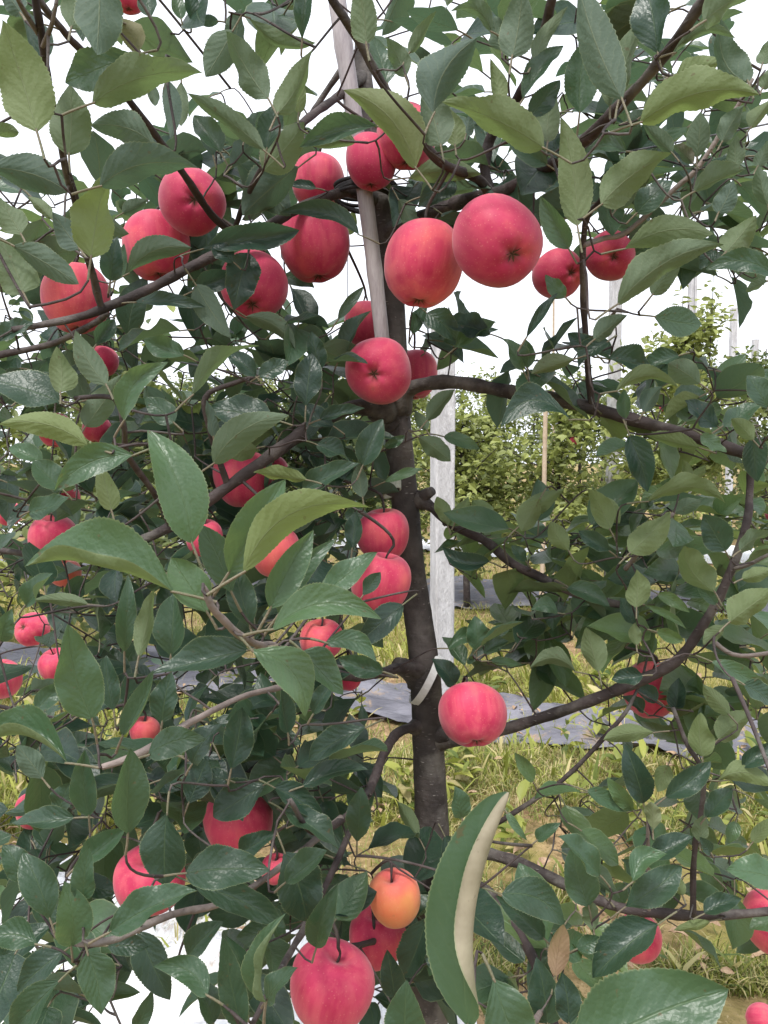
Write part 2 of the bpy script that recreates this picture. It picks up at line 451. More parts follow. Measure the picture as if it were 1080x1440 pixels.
# ------------------------------------------------------------------ leaves (vectorised blade generator)
PU = np.array([0, .03, .08, .16, .28, .40, .52, .66, .78, .87, .93, .97, 1.0])
PW = np.array([.03, .19, .45, .74, .95, 1.0, .975, .84, .63, .41, .235, .11, .0])
def blades(B, a, n, L, W, bend, sway, fold, curlL, curlR, wave, nseg, ncr, serr=0.0, seed=0, prof=None, twist=None):
    """returns V (N,M,3), Q (faces of one blade), UV (M,2)."""
    rs = np.random.RandomState(seed)
    N = len(B)
    u = np.linspace(0, 1, nseg + 1); v = np.linspace(-1, 1, 2 * ncr + 1)
    U, Vv = np.meshgrid(u, v, indexing='ij')
    hw = np.interp(u, PU, PW if prof is None else prof)
    hw = np.where(u > 0, hw, 0.02)[:, None] * np.ones_like(Vv)
    gex = rs.uniform(.8, 1.3, N)
    if serr:
        z = (np.where(np.arange(nseg + 1) % 2 == 0, 1.0, -1.0) * rs.uniform(.15, 1.3, nseg + 1))[:, None]
        hw = hw * (1 + serr * z * (np.abs(Vv) > 0.99) * (U > 0.04) * (U < 0.985))
    s = np.cross(a, n)
    H = hw[None] * (W / 2)[:, None, None]
    if prof is None:
        base_hw = np.interp(u, PU, PW)
        H = H * np.stack([np.interp(u ** g, PU, PW) / np.maximum(base_hw, 1e-4) for g in gex])[:, :, None].clip(.6, 1.6)
    av = np.abs(Vv)[None]; sg = np.sign(Vv)[None]
    K = np.where(sg > 0, np.broadcast_to(curlR[:, None, None], (N,) + Vv.shape), curlL[:, None, None]) + 1e-3
    if prof is not None: K = K * np.where(sg > 0, (.2) + .8 * (lambda q: q * q * (3 - 2 * q))(np.clip(U[None] / .55, 0, 1)), 1)
    phi = K * av
    xl = H * np.sin(phi) / K; zl = H * (1 - np.cos(phi)) / K
    fo = fold[:, None, None]
    x = sg * (xl * np.cos(fo) - zl * np.sin(fo)); z = xl * np.sin(fo) + zl * np.cos(fo)
    ph1, ph2 = rs.uniform(0, 6.28, (N, 1, 1)), rs.uniform(0, 6.28, (N, 1, 1))
    fr = rs.uniform(1.3, 2.6, (N, 1, 1))
    z = z + wave[:, None, None] * W[:, None, None] * (np.sin(6.28 * fr * U[None] + ph1 + 1.5 * sg) * av ** 2 * np.minimum(1, 4 * U[None] * (1.02 - U[None])) + 0.35 * np.sin(13 * U[None] + ph2) * av)
    if twist is not None:
        tw_ = twist[:, None, None] * (U[None] - .25)
        x, z = x * np.cos(tw_) - z * np.sin(tw_), x * np.sin(tw_) + z * np.cos(tw_)
    par = 4 * U * (1 - U)
    arch = par[None] * (bend * L)[:, None, None] + 0.25 * (bend * L)[:, None, None] * (U ** 3 - U)[None]
    sw = par[None] * (sway * L)[:, None, None]
    V = (B[:, None, None, :] + a[:, None, None, :] * (U[None] * L[:, None, None])[..., None]
         + s[:, None, None, :] * (x + sw)[..., None] + n[:, None, None, :] * (z + arch)[..., None])
    nc = 2 * ncr + 1
    i = np.arange(nseg)[:, None] * nc + np.arange(nc - 1)[None, :]
    # orientation: normal along +n   (s x a) = n  -> order so that face normal is +n
    Q = np.stack([i, i + 1, i + nc + 1, i + nc], -1).reshape(-1, 4)
    UV = np.stack([U, Vv * 0.5 + 0.5], -1).reshape(-1, 2)
    return V.reshape(N, -1, 3), Q, UV

# ------------------------------------------------------------------ main tree skeleton   (px x, px y, depth, radius mm)
TREE = {}
SK = {
 'trunk': [(500,-60,1.12,9),(508,40,1.115,10.5),(512,118,1.11,12.5),(524,200,1.11,16),(538,290,1.11,20),(548,400,1.11,19),(553,480,1.11,19),(561,620,1.11,19),(574,760,1.11,19),(590,880,1.11,20),(599,960,1.11,22.5),(602,1050,1.11,22.5),(607,1150,1.11,23.5),(606,1250,1.11,24.5),(603,1420,1.11,28),(600,1700,1.11,30),(598,1990,1.11,34),(597,2110,1.11,42)],
 'branch': [
  [(545,330,1.11,9),(600,303,1.04,9),(650,283,.95,8.5),(700,272,.9,8),(740,253,.86,7),(810,207,.79,6),(870,150,.73,5.3),(940,75,.67,4.6),(990,0,.62,4.2),(1050,-90,.57,3.5)],
  [(690,272,.91,6),(670,250,.88,5.5),(620,229,.84,5),(580,178,.81,4.6),(540,120,.79,4.4),(505,55,.76,4.2),(470,0,.73,4),(430,-70,.7,3.5)],
  [(690,272,.92,6.5),(682,235,.93,6.5),(692,190,.92,6.5),(720,150,.88,5.5),(742,112,.83,5),(754,80,.79,4.6),(776,0,.73,4.4),(795,-70,.7,4)],
  [(536,285,1.11,8),(505,274,1.08,7),(477,272,1.06,6.5),(420,294,1.02,6.5),(350,335,.98,6.5),(270,378,.93,6),(215,409,.9,5.6),(150,438,.86,5),(100,455,.84,4),(20,470,.8,3)],
  [(146,438,.86,4),(140,425,.85,4),(130,385,.82,4),(120,350,.79,3.7),(107,290,.74,3.4),(91,232,.69,3.2),(79,170,.65,3),(67,125,.62,3),(54,45,.58,3),(45,0,.56,2.6),(38,-60,.54,2)],
  [(54,48,.58,2),(30,10,.55,1.6),(15,-20,.53,1.4)],
  [(60,65,.585,1.8),(75,30,.56,1.5),(82,-10,.55,1.3)],
  [(340,338,.98,5),(300,305,.93,4.4),(268,258,.87,4),(237,214,.82,3.7),(175,132,.74,3.4),(122,78,.69,3.2),(80,35,.65,3),(50,-5,.62,2.8)],
  [(510,108,1.11,6),(490,125,1.06,5.6),(450,153,.98,5),(417,178,.92,4.4),(395,190,.88,3.6),(367,238,.88,3.2),(342,288,.92,3),(330,325,.95,3)],
  [(505,70,1.11,5),(480,98,1.12,4.6),(447,147,1.14,4),(425,180,1.14,3)],
  [(555,575,1.11,14),(575,548,1.09,10.5),(610,538,1.07,9.5),(650,538,1.05,9),(700,547,1.03,8.7),(760,557,1.01,8.6),(820,568,.99,8.5),(900,590,.97,8),(960,605,.95,7.5),(1020,622,.93,7),(1090,645,.91,6)],
  [(832,570,.985,4.5),(826,510,.95,4),(821,420,.91,3.8),(821,340,.87,3.6),(828,305,.85,3),(845,285,.83,2.4),(860,260,.8,2)],
  [(821,345,.87,3),(850,335,.9,3),(882,325,.91,3),(947,265,.9,3),(980,232,.89,2.8),(1030,155,.87,2.4),(1055,110,.86,2)],
  [(822,482,.93,2.2),(845,465,.88,2),(870,435,.84,1.8)],
  [(583,700,1.11,8),(605,712,1.1,6.5),(635,738,1.08,6),(680,760,1.06,6),(720,792,1.04,6),(755,808,1.03,6),(800,830,1.02,5.6),(850,845,1.0,5),(890,850,.98,3.5)],
  [(880,800,.96,3.2),(900,775,.93,2.8),(925,745,.91,2.4),(948,722,.9,2)],
  [(604,1040,1.11,12),(640,1040,1.09,9),(700,1028,1.06,8.2),(780,1003,1.02,7.6),(870,970,.98,7),(950,930,.95,6.4),(995,870,.93,5.8),(1030,800,.92,5),(1052,740,.91,4.6),(1058,690,.92,4.2),(1060,630,.92,3.6)],
  [(1030,800,.92,2.5),(1050,795,.9,2.2),(1080,780,.88,1.8)],
  [(985,885,.935,3),(1030,920,.93,2.8),(1090,918,.92,2.4)],
  [(610,1200,1.11,4),(650,1182,1.06,3.6),(700,1157,1.02,3.3),(777,1107,.99,3.1),(810,1080,.98,3),(855,1032,.97,2.8),(880,1003,.97,2.4),(900,965,.98,1.8),(912,925,.98,1.2)],
  [(608,1195,1.11,10),(650,1196,1.06,8),(690,1201,1.02,7.3),(740,1217,.99,7),(785,1240,.97,6.6),(850,1270,.95,6.2),(900,1283,.94,6),(1000,1290,.93,5.6),(1095,1285,.92,4.5)],
  [(975,1287,.93,4),(976,1210,.92,3.3),(986,1150,.91,3),(990,1090,.9,2.8),(968,1050,.9,2.6),(948,1000,.91,2.4)],
  [(912,1283,.94,3),(912,1240,.92,2.6),(913,1170,.9,2.2),(916,1130,.89,1.8)],
  [(610,1235,1.11,8),(660,1240,1.03,6.6),(692,1260,.98,6.3),(725,1305,.93,6),(750,1350,.88,5.6),(770,1405,.83,5),(785,1470,.78,4)],
  [(598,942,1.11,10),(560,940,1.07,7.5),(540,945,1.03,6.5),(500,953,.95,5.6),(450,945,.85,4.6),(410,925,.72,3.6)],
  [(410,925,.72,3.2),(385,908,.6,2.8),(362,905,.53,2.6),(335,890,.5,2.4),(315,872,.485,2.4),(298,853,.475,2.3),(290,832,.47,1.9),(286,822,.468,.7)],
  [(595,1020,1.11,8),(560,1030,1.06,6.5),(540,1058,1.0,6),(528,1090,.95,5.5),(513,1120,.9,5),(480,1150,.82,4),(440,1165,.76,3),(408,1120,.72,2.2)],
  [(548,580,1.1,12),(500,572,1.06,10),(455,590,1.02,9),(420,612,.99,8.4),(377,642,.96,7.8),(320,682,.93,7),(240,738,.92,6),(150,772,.95,5.4),(40,778,1.05,4.6),(-30,770,1.1,4)],
  [(450,945,.85,3.6),(400,965,.78,3),(340,980,.7,2.6),(275,1012,.62,2.6),(225,1043,.58,2.6),(180,1066,.56,2.6),(145,1076,.55,2.2)],
  [(480,1150,.82,3.6),(420,1200,.76,3.2),(330,1265,.7,3),(240,1290,.64,3),(165,1322,.6,2.8),(105,1328,.58,2.2)],
  [(513,1120,.9,4),(470,1220,.84,3.6),(430,1300,.76,3.2),(375,1400,.62,2.6),(350,1450,.6,2)],
  [(600,1260,1.11,7),(560,1300,1.0,5),(535,1320,.95,4),(500,1330,.9,3.4),(455,1325,.86,3)],
  [(240,738,.92,4),(215,690,.85,3.4),(180,640,.78,3),(174,600,.72,2.6),(160,560,.72,2.2),(105,560,.74,2)],
  [(320,682,.93,4),(300,620,.9,3.6),(290,560,.88,3.2),(330,540,.88,2.6),(365,530,.88,2.2)],
  [(-40,510,.95,4.5),(0,499,.95,4.2),(72,483,.97,4),(130,455,.92,3.5),(150,440,.87,3.2)],
  [(770,1405,.83,3.2),(745,1445,.65,2.8),(700,1470,.5,2.6),(662,1475,.4,2.4),(655,1448,.355,2.2)],
 ],
}
def pl(pts, step):
    p = np.array([P(a, b, c) for a, b, c, r in pts]); r = np.array([d for *_, d in pts]) / 1000.0
    return catmull(p, r, step)

base = P(597, 2110, 1.11); base[2] = 0.0
tree = empty('apple_tree', base, 'laden apple tree with dark trunk tied to a grey pole', 'tree')
NODES, NRAD = [], []
tp, tr_ = pl(SK['trunk'], 0.012)
tp[:, 2] = np.maximum(tp[:, 2], -0.05)
mb = MB(); mb.tube(tp, tr_, 30, lump=0.035, seed=2)
# pruning knobs and swellings
for (x, y, dx, rr) in ((566, 690, -18, 11), (553, 590, -16, 13), (585, 700, 12, 9), (602, 1040, 14, 14), (600, 1195, 16, 14), (590, 945, -18, 14)):
    c = P(x + dx * .6, y, 1.105); d = P(x + dx * 1.9, y - 10, 1.09)
    cc, rr2 = catmull([P(x, y + 8, 1.11), c, d], np.array([rr * 1.5, rr * 1.15, rr * .75]) / 1000, 0.004)
    mb.tube(cc, rr2, 14, lump=0.06, seed=int(x))
obj('trunk', mb.mesh('trunk', [M['bark']], base), tree, base)
NODES.append(tp[(tp[:, 2] > 0.5)]); NRAD.append(tr_[tp[:, 2] > 0.5])
for k, br in enumerate(SK['branch']):
    p, r = pl(br, 0.008)
    r = r * (1 + 0.06 * np.sin(np.arange(len(r)) * 0.9 + k) + 0.09 * (NR.rand(len(r)) > 0.9))
    p = p + np.cumsum(NR.normal(size=p.shape) * 0.0005, 0) * np.linspace(0, 1, len(p))[:, None] * 0.5
    young = br[0][3] <= 3.6
    if abs(br[0][2] - 1.11) < .012 and br[0][3] > 5: r = r * (1 + .75 * np.exp(-((np.arange(len(r)) * .008 - .012) / .016) ** 2))
    me = MB().tube(p, r, 12, lump=0.05, seed=k).mesh('branch', [M['shoot'] if young else M['twig']], p[0])
    obj('branch', me, tree, p[0])
    NODES.append(p); NRAD.append(r)

# ------------------------------------------------------------------ hand-placed leaves
# (base x, base y, tip x, tip y, apparent width, depth, side shown, sway, extra)
U_, T_ = 'U', 'T'
LV = [
# top left
(52,185,5,35,72,.55,U_,0),(97,218,98,122,55,.6,U_,0),(140,-40,136,72,62,.55,U_,0),(100,40,120,-30,40,.6,U_,0),(190,78,97,115,46,.58,T_,0),
(130,145,278,105,52,.57,U_,-.12),(218,205,131,178,42,.7,U_,.12),(235,112,240,192,28,.7,U_,0),(255,115,255,175,22,.75,U_,0),(212,115,218,148,25,.75,U_,0),
(197,72,165,28,35,.75,U_,0,{'dry':.35}),(212,24,205,-15,28,.8,T_,0),(255,28,245,-15,22,.8,T_,0),(268,30,262,-20,20,.8,T_,0),(-10,190,25,186,26,.6,U_,0),
(-20,235,90,268,74,.58,U_,-.04),(140,262,272,238,52,.58,U_,-.12),(128,362,150,250,64,.6,U_,0),(112,350,75,300,40,.65,U_,0),(33,412,-5,335,56,.6,U_,0),
(18,345,107,397,36,.6,U_,0),(155,395,165,335,36,.75,T_,0),(162,395,174,345,20,.78,T_,0),(180,385,265,350,38,.83,U_,-.15),(75,310,40,278,22,.7,U_,0),
(30,330,0,280,36,.7,U_,0),(172,300,205,282,30,1.1,U_,0),(190,425,285,432,22,.86,T_,0),(-5,480,45,455,25,.8,T_,0),(135,485,160,450,35,.84,T_,0),(30,20,0,-20,40,.6,U_,0),
# top centre left
(328,42,291,105,42,.75,U_,0),(378,140,322,48,46,.7,U_,-.05),(390,160,437,75,40,.7,U_,.1),(330,60,340,15,34,.8,U_,0),(308,30,275,28,14,.8,U_,0),
(350,25,440,58,26,.75,U_,.15),(425,55,432,-20,30,.72,T_,0),(420,160,424,108,20,.8,U_,0,{'t':.9}),(372,212,268,135,30,.72,U_,0),(345,195,362,160,40,.85,U_,0),
(375,210,390,145,36,.75,T_,0),(370,240,425,175,50,.8,U_,0),(310,215,275,165,40,.85,T_,0),(300,220,285,170,30,.9,T_,0),(325,235,365,195,36,.85,U_,0),
(530,178,426,206,38,.75,T_,.1),(500,200,440,205,24,.8,U_,0),(585,236,488,132,60,.72,U_,.1,{'t':.85,'pale':.12}),(515,62,500,-30,46,.6,U_,0),(545,118,525,55,40,.8,T_,0),
# over the upper-left apples
(420,235,345,300,62,.9,U_,0),(330,225,405,300,50,.92,U_,0),(285,350,415,325,44,.88,T_,0,{'t':0}),(350,355,330,432,46,.9,T_,0,{'t':0}),(505,330,400,300,26,.93,T_,.1,{'t':.1}),
(395,390,440,405,42,1.12,T_,0),(275,400,323,472,36,.85,U_,0),(445,265,405,262,14,.98,T_,0,{'t':0}),(330,370,300,345,34,.88,T_,0,{'t':0}),(345,445,412,490,30,.95,U_,-.1),
(270,410,330,385,34,.9,T_,0,{'t':0}),(485,330,497,295,22,1.15,U_,0,{'t':.9}),(475,450,510,405,14,.95,T_,0),
# top centre
(575,75,612,18,22,.75,U_,0),(570,108,545,55,38,.75,U_,0),(692,45,636,18,26,.7,U_,.2),(610,160,668,58,78,.65,U_,-.1),(620,205,600,110,52,.7,U_,0),
(720,80,735,-20,56,.65,U_,0),(705,70,695,25,32,.7,U_,0),(700,140,690,85,44,.75,U_,0,{'t':.8}),(765,208,628,147,56,.62,U_,.08,{'t':.7}),(640,205,632,155,36,.75,U_,0),
(655,190,662,160,30,.8,U_,0),(735,140,790,68,28,.7,T_,0),(745,165,785,115,34,.72,T_,0),(770,200,780,130,40,.75,U_,0),(752,85,797,12,22,.7,U_,0),
(875,140,815,-20,64,.58,U_,0),(815,160,825,60,50,.72,T_,0),(770,232,712,195,32,.8,T_,0),(812,318,790,172,48,.7,U_,.05,{'t':.7}),(845,288,940,218,56,.7,U_,-.1,{'t':.6}),
(880,213,822,215,24,.75,T_,0),(575,250,672,245,34,.85,U_,-.1,{'t':.6}),(640,255,590,290,34,.88,T_,0,{'t':0}),(620,300,655,330,34,.95,T_,0,{'t':0}),
(785,225,770,185,30,.8,T_,0,{'t':0}),(560,280,580,320,30,.98,U_,0),
# top right
(900,172,1060,135,62,.6,U_,-.1),(1052,115,1015,30,46,.65,U_,-.2),(945,75,1030,55,18,.65,U_,-.2),(950,105,1015,85,32,.75,U_,0),(925,75,910,-10,66,.65,T_,0),
(870,140,905,30,42,.68,U_,0),(990,30,1075,-15,52,.6,U_,0),(858,150,865,80,26,.7,U_,0),(905,160,940,128,26,.85,U_,0),(880,172,915,160,22,.85,U_,0),
(980,222,985,160,38,.85,U_,0),(1015,200,1045,150,32,.85,U_,0),(1035,235,1035,192,40,.8,U_,0),(1065,235,1085,195,32,.8,U_,0),(1055,180,1085,140,26,.8,U_,0),
(1072,90,1082,55,20,.8,U_,0),(1072,125,1088,95,22,.8,U_,0),(945,215,905,175,24,.8,U_,0),(975,230,945,205,20,.85,U_,0,{'dry':.3}),(975,270,1045,240,42,.75,U_,0),
(1010,300,1030,255,40,.8,U_,0),(1020,355,1062,305,50,.75,U_,0),(1080,290,1068,235,40,.75,U_,0),(878,350,998,330,40,.72,U_,-.12,{'t':.6}),(868,428,1010,348,50,.7,U_,-.15,{'t':.4}),
(917,415,957,362,28,.75,U_,0),(1005,350,985,378,36,.8,T_,0),(1090,388,996,380,32,.65,T_,.15),(1080,395,1050,408,20,.7,U_,0),(920,445,984,455,40,.8,T_,0,{'t':.5}),
(835,478,880,445,40,.8,U_,0),(800,350,762,278,36,.72,T_,0),(795,418,768,388,22,.8,T_,0),(740,475,782,415,16,.8,T_,0),(895,300,945,255,34,.84,T_,0),(870,290,915,245,40,.86,U_,0),
# R1 branch
(735,520,708,478,34,.9,T_,0),(742,518,738,478,36,.9,T_,0),(808,505,750,525,44,.85,U_,0,{'pale':.12}),(855,480,815,515,40,.85,T_,0),(855,505,915,522,40,.85,T_,0,{'t':.1}),
(955,500,905,520,32,.88,T_,0),(985,540,942,512,38,.83,U_,0),(866,550,950,545,26,.8,U_,-.2),(905,580,930,545,30,.85,U_,0),(880,590,878,550,32,.88,T_,0),
(885,612,910,688,60,.85,T_,0,{'t':0}),(802,590,708,600,38,.8,T_,.3,{'t':.1}),(985,630,912,612,24,.88,U_,0),(985,610,1020,635,26,.86,T_,0,{'t':.8}),(1060,620,1030,590,42,.86,U_,0,{'t':.7}),
(1080,575,1052,530,36,.82,T_,0),(1010,600,965,565,32,.9,T_,0),(1015,600,1068,568,30,.88,T_,0),(1060,615,1065,675,50,.88,T_,0,{'t':0}),(972,680,960,648,18,.93,U_,0),
(975,678,992,655,20,.93,U_,0),(910,705,1015,708,30,.88,U_,-.3,{'t':.7}),(940,690,903,703,22,.9,T_,0),(948,722,985,705,22,.92,U_,0),(840,500,800,470,36,.88,T_,0),(690,470,628,455,34,1.0,T_,0),(640,490,695,455,30,1.0,T_,0),(600,440,640,480,40,1.0,T_,0),(580,470,600,430,36,1.02,T_,0),
# beside the trunk
(600,592,638,550,32,1.0,U_,0),(600,605,584,578,20,1.02,U_,0),(588,614,632,647,30,1.0,U_,0),(624,614,673,631,18,1.02,T_,0),(540,630,568,613,14,1.0,T_,0),
(540,678,592,660,14,1.0,T_,0),(630,740,615,700,28,1.02,U_,0),(640,735,658,700,24,1.02,U_,0),(690,735,665,705,36,1.02,U_,0,{'t':.6}),(730,740,790,690,34,.97,U_,0,{'t':.7}),
(660,735,623,728,20,1.03,T_,0,{'t':.9}),(688,790,625,770,28,1.02,T_,-.2,{'t':0}),(740,790,720,768,26,1.0,T_,0),(670,915,668,868,38,1.02,T_,0),(690,895,717,882,14,1.02,T_,0),
(630,912,678,915,26,1.02,T_,-.3),(680,920,714,903,24,1.0,T_,0),(690,930,732,935,14,1.0,T_,0),(640,962,608,928,32,1.04,T_,0,{'t':0}),(785,862,748,858,24,.98,T_,.2),
(810,945,748,940,26,.95,U_,.3),
# right middle
(858,745,828,690,32,.92,U_,0,{'t':.8}),(885,778,940,722,48,.88,U_,0,{'t':.8}),(895,855,895,803,40,.88,U_,0,{'t':.8}),(857,775,815,748,26,.92,T_,0,{'t':.1}),(1005,832,965,770,48,.88,U_,-.15,{'t':.7}),
(1020,775,990,725,46,.86,T_,0,{'t':.1}),(893,878,873,842,26,.92,T_,0,{'t':.1}),(905,850,962,883,14,.9,T_,0,{'t':.9}),(925,835,968,860,18,.92,T_,0),(1008,850,980,818,16,.9,T_,0),
(895,908,892,878,38,.88,U_,0,{'t':.7}),(922,888,960,900,24,.9,T_,0),(1025,875,1085,830,42,.82,U_,0,{'t':.8}),(1040,775,1085,750,28,.86,U_,0),(1042,815,1084,800,30,.86,U_,0,{'t':.8}),
(842,945,825,885,34,.9,U_,0),(905,950,862,955,32,.86,T_,0,{'t':0}),(1000,930,1075,965,24,.86,T_,0),(760,700,735,745,34,.97,U_,0,{'t':.8}),(800,775,775,735,34,.96,U_,0,{'t':.8}),(840,700,870,735,30,.98,U_,0,{'t':.7}),(1020,880,990,905,30,.88,U_,0),
# right low
(905,1130,880,1050,40,.86,T_,0,{'t':0}),(935,1122,997,1073,36,.86,T_,0,{'t':.1}),(920,1030,852,1040,26,.92,U_,0,{'t':.8}),(988,1065,985,1005,34,.88,U_,0,{'t':.8}),(1010,1040,1055,1002,38,.9,U_,0,{'t':.7}),
(1008,1098,1085,1105,30,.86,U_,-.2,{'t':.8}),(992,1150,1028,1110,28,.88,T_,0,{'t':.1}),(918,1168,915,1130,30,.84,U_,0,{'t':.7,'pale':.2}),(915,1205,972,1178,36,.86,T_,0,{'t':.1}),(985,1185,988,1148,38,.88,U_,0,{'t':.5}),
(1035,1155,1025,1185,28,.9,T_,0),(890,1140,855,1095,22,.9,T_,0),(825,1112,890,1138,24,.9,T_,0),(940,1075,925,1112,32,.95,U_,0,{'t':.7}),(1045,1080,1088,1040,32,.86,T_,0,{'t':.1}),
(1045,962,1088,992,28,.72,T_,0),(1025,1005,990,965,24,.9,U_,0,{'t':.7}),(1058,1185,1088,1150,18,.9,U_,0),(1000,1200,985,1178,32,.88,T_,0,{'t':.1}),(925,985,890,960,30,1.0,T_,0,{'t':0}),(950,1000,955,955,46,1.02,T_,0,{'t':0}),(905,1000,875,980,24,1.02,T_,0,{'t':0}),
(1100,1240,1024,1224,64,.5,T_,0,{'t':.72}),(925,1300,838,1372,70,.78,T_,0,{'t':.1}),(890,1240,937,1203,36,.76,T_,-.2,{'t':.7}),(880,1275,955,1220,44,.8,T_,0,{'t':.2}),(828,1275,805,1195,46,.78,T_,0,{'t':.5}),
(835,1308,832,1270,40,.78,U_,0,{'t':.5}),(810,1335,846,1320,24,.78,T_,0),(705,1258,790,1300,46,.74,T_,-.15,{'t':.3}),(780,1375,792,1303,30,.74,U_,0,{'dry':.9}),(770,1440,755,1350,50,.74,T_,0,{'t':.1}),
(800,1440,790,1370,40,.72,T_,0,{'t':0}),(1000,1295,950,1308,16,.9,U_,0),(1100,1290,1055,1305,36,1.0,T_,0),(960,1260,945,1225,22,.82,U_,0),(990,1285,1040,1265,28,.9,T_,0,{'t':.1}),
(650,1152,640,1108,32,.62,T_,0),(755,1182,787,1158,26,.72,T_,0),(845,1232,788,1178,42,.76,T_,0,{'t':.5}),(712,1142,740,1180,12,.66,T_,0),(750,1100,725,1060,20,.95,T_,0),(765,1320,700,1262,34,.78,T_,0,{'t':.2}),
# big foreground leaves
(800,1492,1014,1396,128,.36,T_,-.06,{'t':.72,'hero':1}),(694,1376,742,1490,104,.44,T_,0,{'t':.7,'hero':1}),(570,1475,572,1383,54,.5,T_,0,{'t':.4,'hero':1}),(640,1335,585,1300,46,.95,T_,0,{'t':0}),(600,1290,570,1370,52,.9,T_,0,{'t':.05}),(650,1390,600,1350,40,.8,T_,0,{'t':.05}),(625,1175,650,1230,34,.98,T_,0,{'t':0}),(590,1180,560,1130,24,1.0,U_,0,{'t':.6}),
# left upper-middle
(85,565,-8,535,52,.75,T_,0,{'t':.2}),(85,552,80,490,44,.72,U_,0,{'t':.7}),(150,542,108,468,36,.7,U_,-.1,{'t':.3}),(120,600,168,530,36,.75,U_,0,{'t':.3}),(174,592,234,513,34,.62,T_,-.15,{'t':.9}),
(125,628,4,598,38,.62,U_,.1,{'t':1}),(188,640,82,688,42,.62,T_,.1,{'t':.9}),(157,718,140,655,30,.7,U_,0,{'t':.9}),(90,690,48,650,42,.75,T_,0,{'t':.6}),(245,595,205,560,46,.75,T_,0,{'t':.5}),
(260,500,205,478,32,.8,T_,0),(60,650,15,630,32,.8,T_,0,{'t':.9}),(270,556,360,490,32,.7,U_,-.15,{'t':.4}),(360,530,322,500,42,.85,T_,0),(363,530,404,508,36,.85,T_,0),
(430,572,438,500,36,.9,T_,0,{'t':0}),(385,590,298,575,42,.85,T_,0,{'t':.2}),(300,652,402,587,42,.7,U_,-.1,{'t':.3}),(450,590,510,575,24,.92,T_,0,{'t':.1}),(510,655,537,592,42,.88,T_,0,{'t':.2}),
(445,625,490,648,32,.92,T_,0,{'t':.2}),(432,675,360,665,24,.85,U_,0),(362,630,324,642,32,.93,U_,0,{'t':.6}),(425,690,502,653,36,.87,T_,0,{'t':.3}),(300,615,290,565,18,.85,U_,0),
(450,520,438,468,38,.92,T_,0,{'t':.1}),(510,700,505,655,26,.92,U_,0),(470,600,420,570,34,.95,T_,0,{'t':0}),(480,500,520,440,30,1.0,T_,0,{'t':.1}),(40,720,95,700,32,.85,T_,0),(30,560,75,530,30,.85,U_,0),
# rosette
(270,764,210,612,74,.5,T_,.03,{'t':.95,'hero':1}),(322,805,398,680,68,.5,T_,-.03,{'t':.95,'hero':1}),(342,805,514,718,52,.455,U_,-.16,{'t':1,'hero':1}),
(244,832,44,798,96,.48,T_,.12,{'t':.95,'hero':1,'cl':2.5}),(292,862,243,788,52,.49,T_,0,{'t':1,'hero':1}),(380,856,438,750,48,.51,T_,-.06,{'t':.9,'hero':1}),(392,864,470,762,36,.54,T_,-.05,{'t':.6,'hero':1}),
(383,885,530,872,48,.475,T_,-.12,{'t':1,'hero':1}),(448,842,527,780,36,.6,T_,0,{'t':.8,'hero':1}),(354,914,426,1004,56,.49,T_,-.14,{'t':1,'hero':1}),(350,914,220,947,52,.55,T_,0,{'t':.15,'hero':1}),
(425,916,480,974,46,.56,T_,0,{'t':.7,'hero':1}),(458,904,527,930,28,.57,T_,-.2,{'t':.6,'hero':1}),(326,834,284,742,42,.53,T_,0,{'t':.6}),(352,882,330,798,38,.54,T_,0,{'t':.2}),
(540,945,478,925,36,.66,T_,0,{'t':.3}),(567,850,500,908,36,.86,T_,0,{'t':0}),(510,838,534,806,26,.82,T_,0,{'t':.2}),(495,772,500,722,30,.92,T_,0,{'t':.1}),
# left middle
(130,1012,97,884,60,.55,T_,0,{'t':.7,'hero':1}),(175,917,180,813,28,.65,T_,0,{'t':.4}),(195,924,216,833,30,.62,U_,0,{'t':.6}),(240,922,245,838,52,.65,T_,0,{'t':.4}),(35,852,72,808,36,.75,T_,0,{'t':.6}),
(125,850,48,845,20,.8,U_,0,{'t':.5}),(0,902,16,858,30,.75,T_,0,{'t':.7}),(172,1036,214,946,34,.58,T_,0,{'t':.5,'cr':1.9}),(228,1016,241,948,36,.6,T_,0,{'t':.2}),(160,1000,150,925,36,.68,T_,0,{'t':.2}),
(95,1073,-40,1062,72,.55,T_,.2,{'t':.8,'hero':1,'cl':2.1}),(180,1173,183,1058,52,.55,T_,0,{'t':.5,'hero':1}),(125,1148,120,1058,42,.65,T_,0,{'t':.4}),(208,1062,285,1040,38,.55,T_,-.1,{'t':.5}),(105,1150,16,1160,36,.7,T_,0,{'t':.3}),
(80,1147,97,1103,32,.75,T_,0,{'t':.3}),(110,1217,174,1166,40,.6,T_,0,{'t':.6}),(235,1143,233,1241,68,.65,T_,0,{'t':.15,'hero':1}),(50,1000,95,960,34,.75,T_,0),(60,1095,25,1050,36,.7,U_,0),
# low middle
(325,1082,340,998,62,.7,T_,0,{'t':.05}),(405,1032,395,972,40,.7,T_,0,{'t':.05}),(515,1023,438,1067,38,.75,T_,0,{'t':.1}),(425,1106,514,1084,32,.75,T_,-.15,{'t':.1}),(372,1103,303,1147,54,.76,T_,0,{'t':.1}),
(385,1107,454,1150,36,.75,T_,0,{'t':.1}),(502,1184,508,1110,34,.8,T_,0,{'t':.3}),(335,1202,387,1173,36,.72,T_,0,{'t':.1}),(400,1140,472,1192,38,.75,T_,0,{'t':.3}),(320,1097,283,1088,24,.75,T_,0,{'t':.1}),
(440,1005,470,960,44,.72,T_,0,{'t':.1}),(270,1075,310,1020,44,.72,T_,0,{'t':.05}),(265,1130,290,1070,40,.74,T_,0,{'t':.05}),
# bottom left
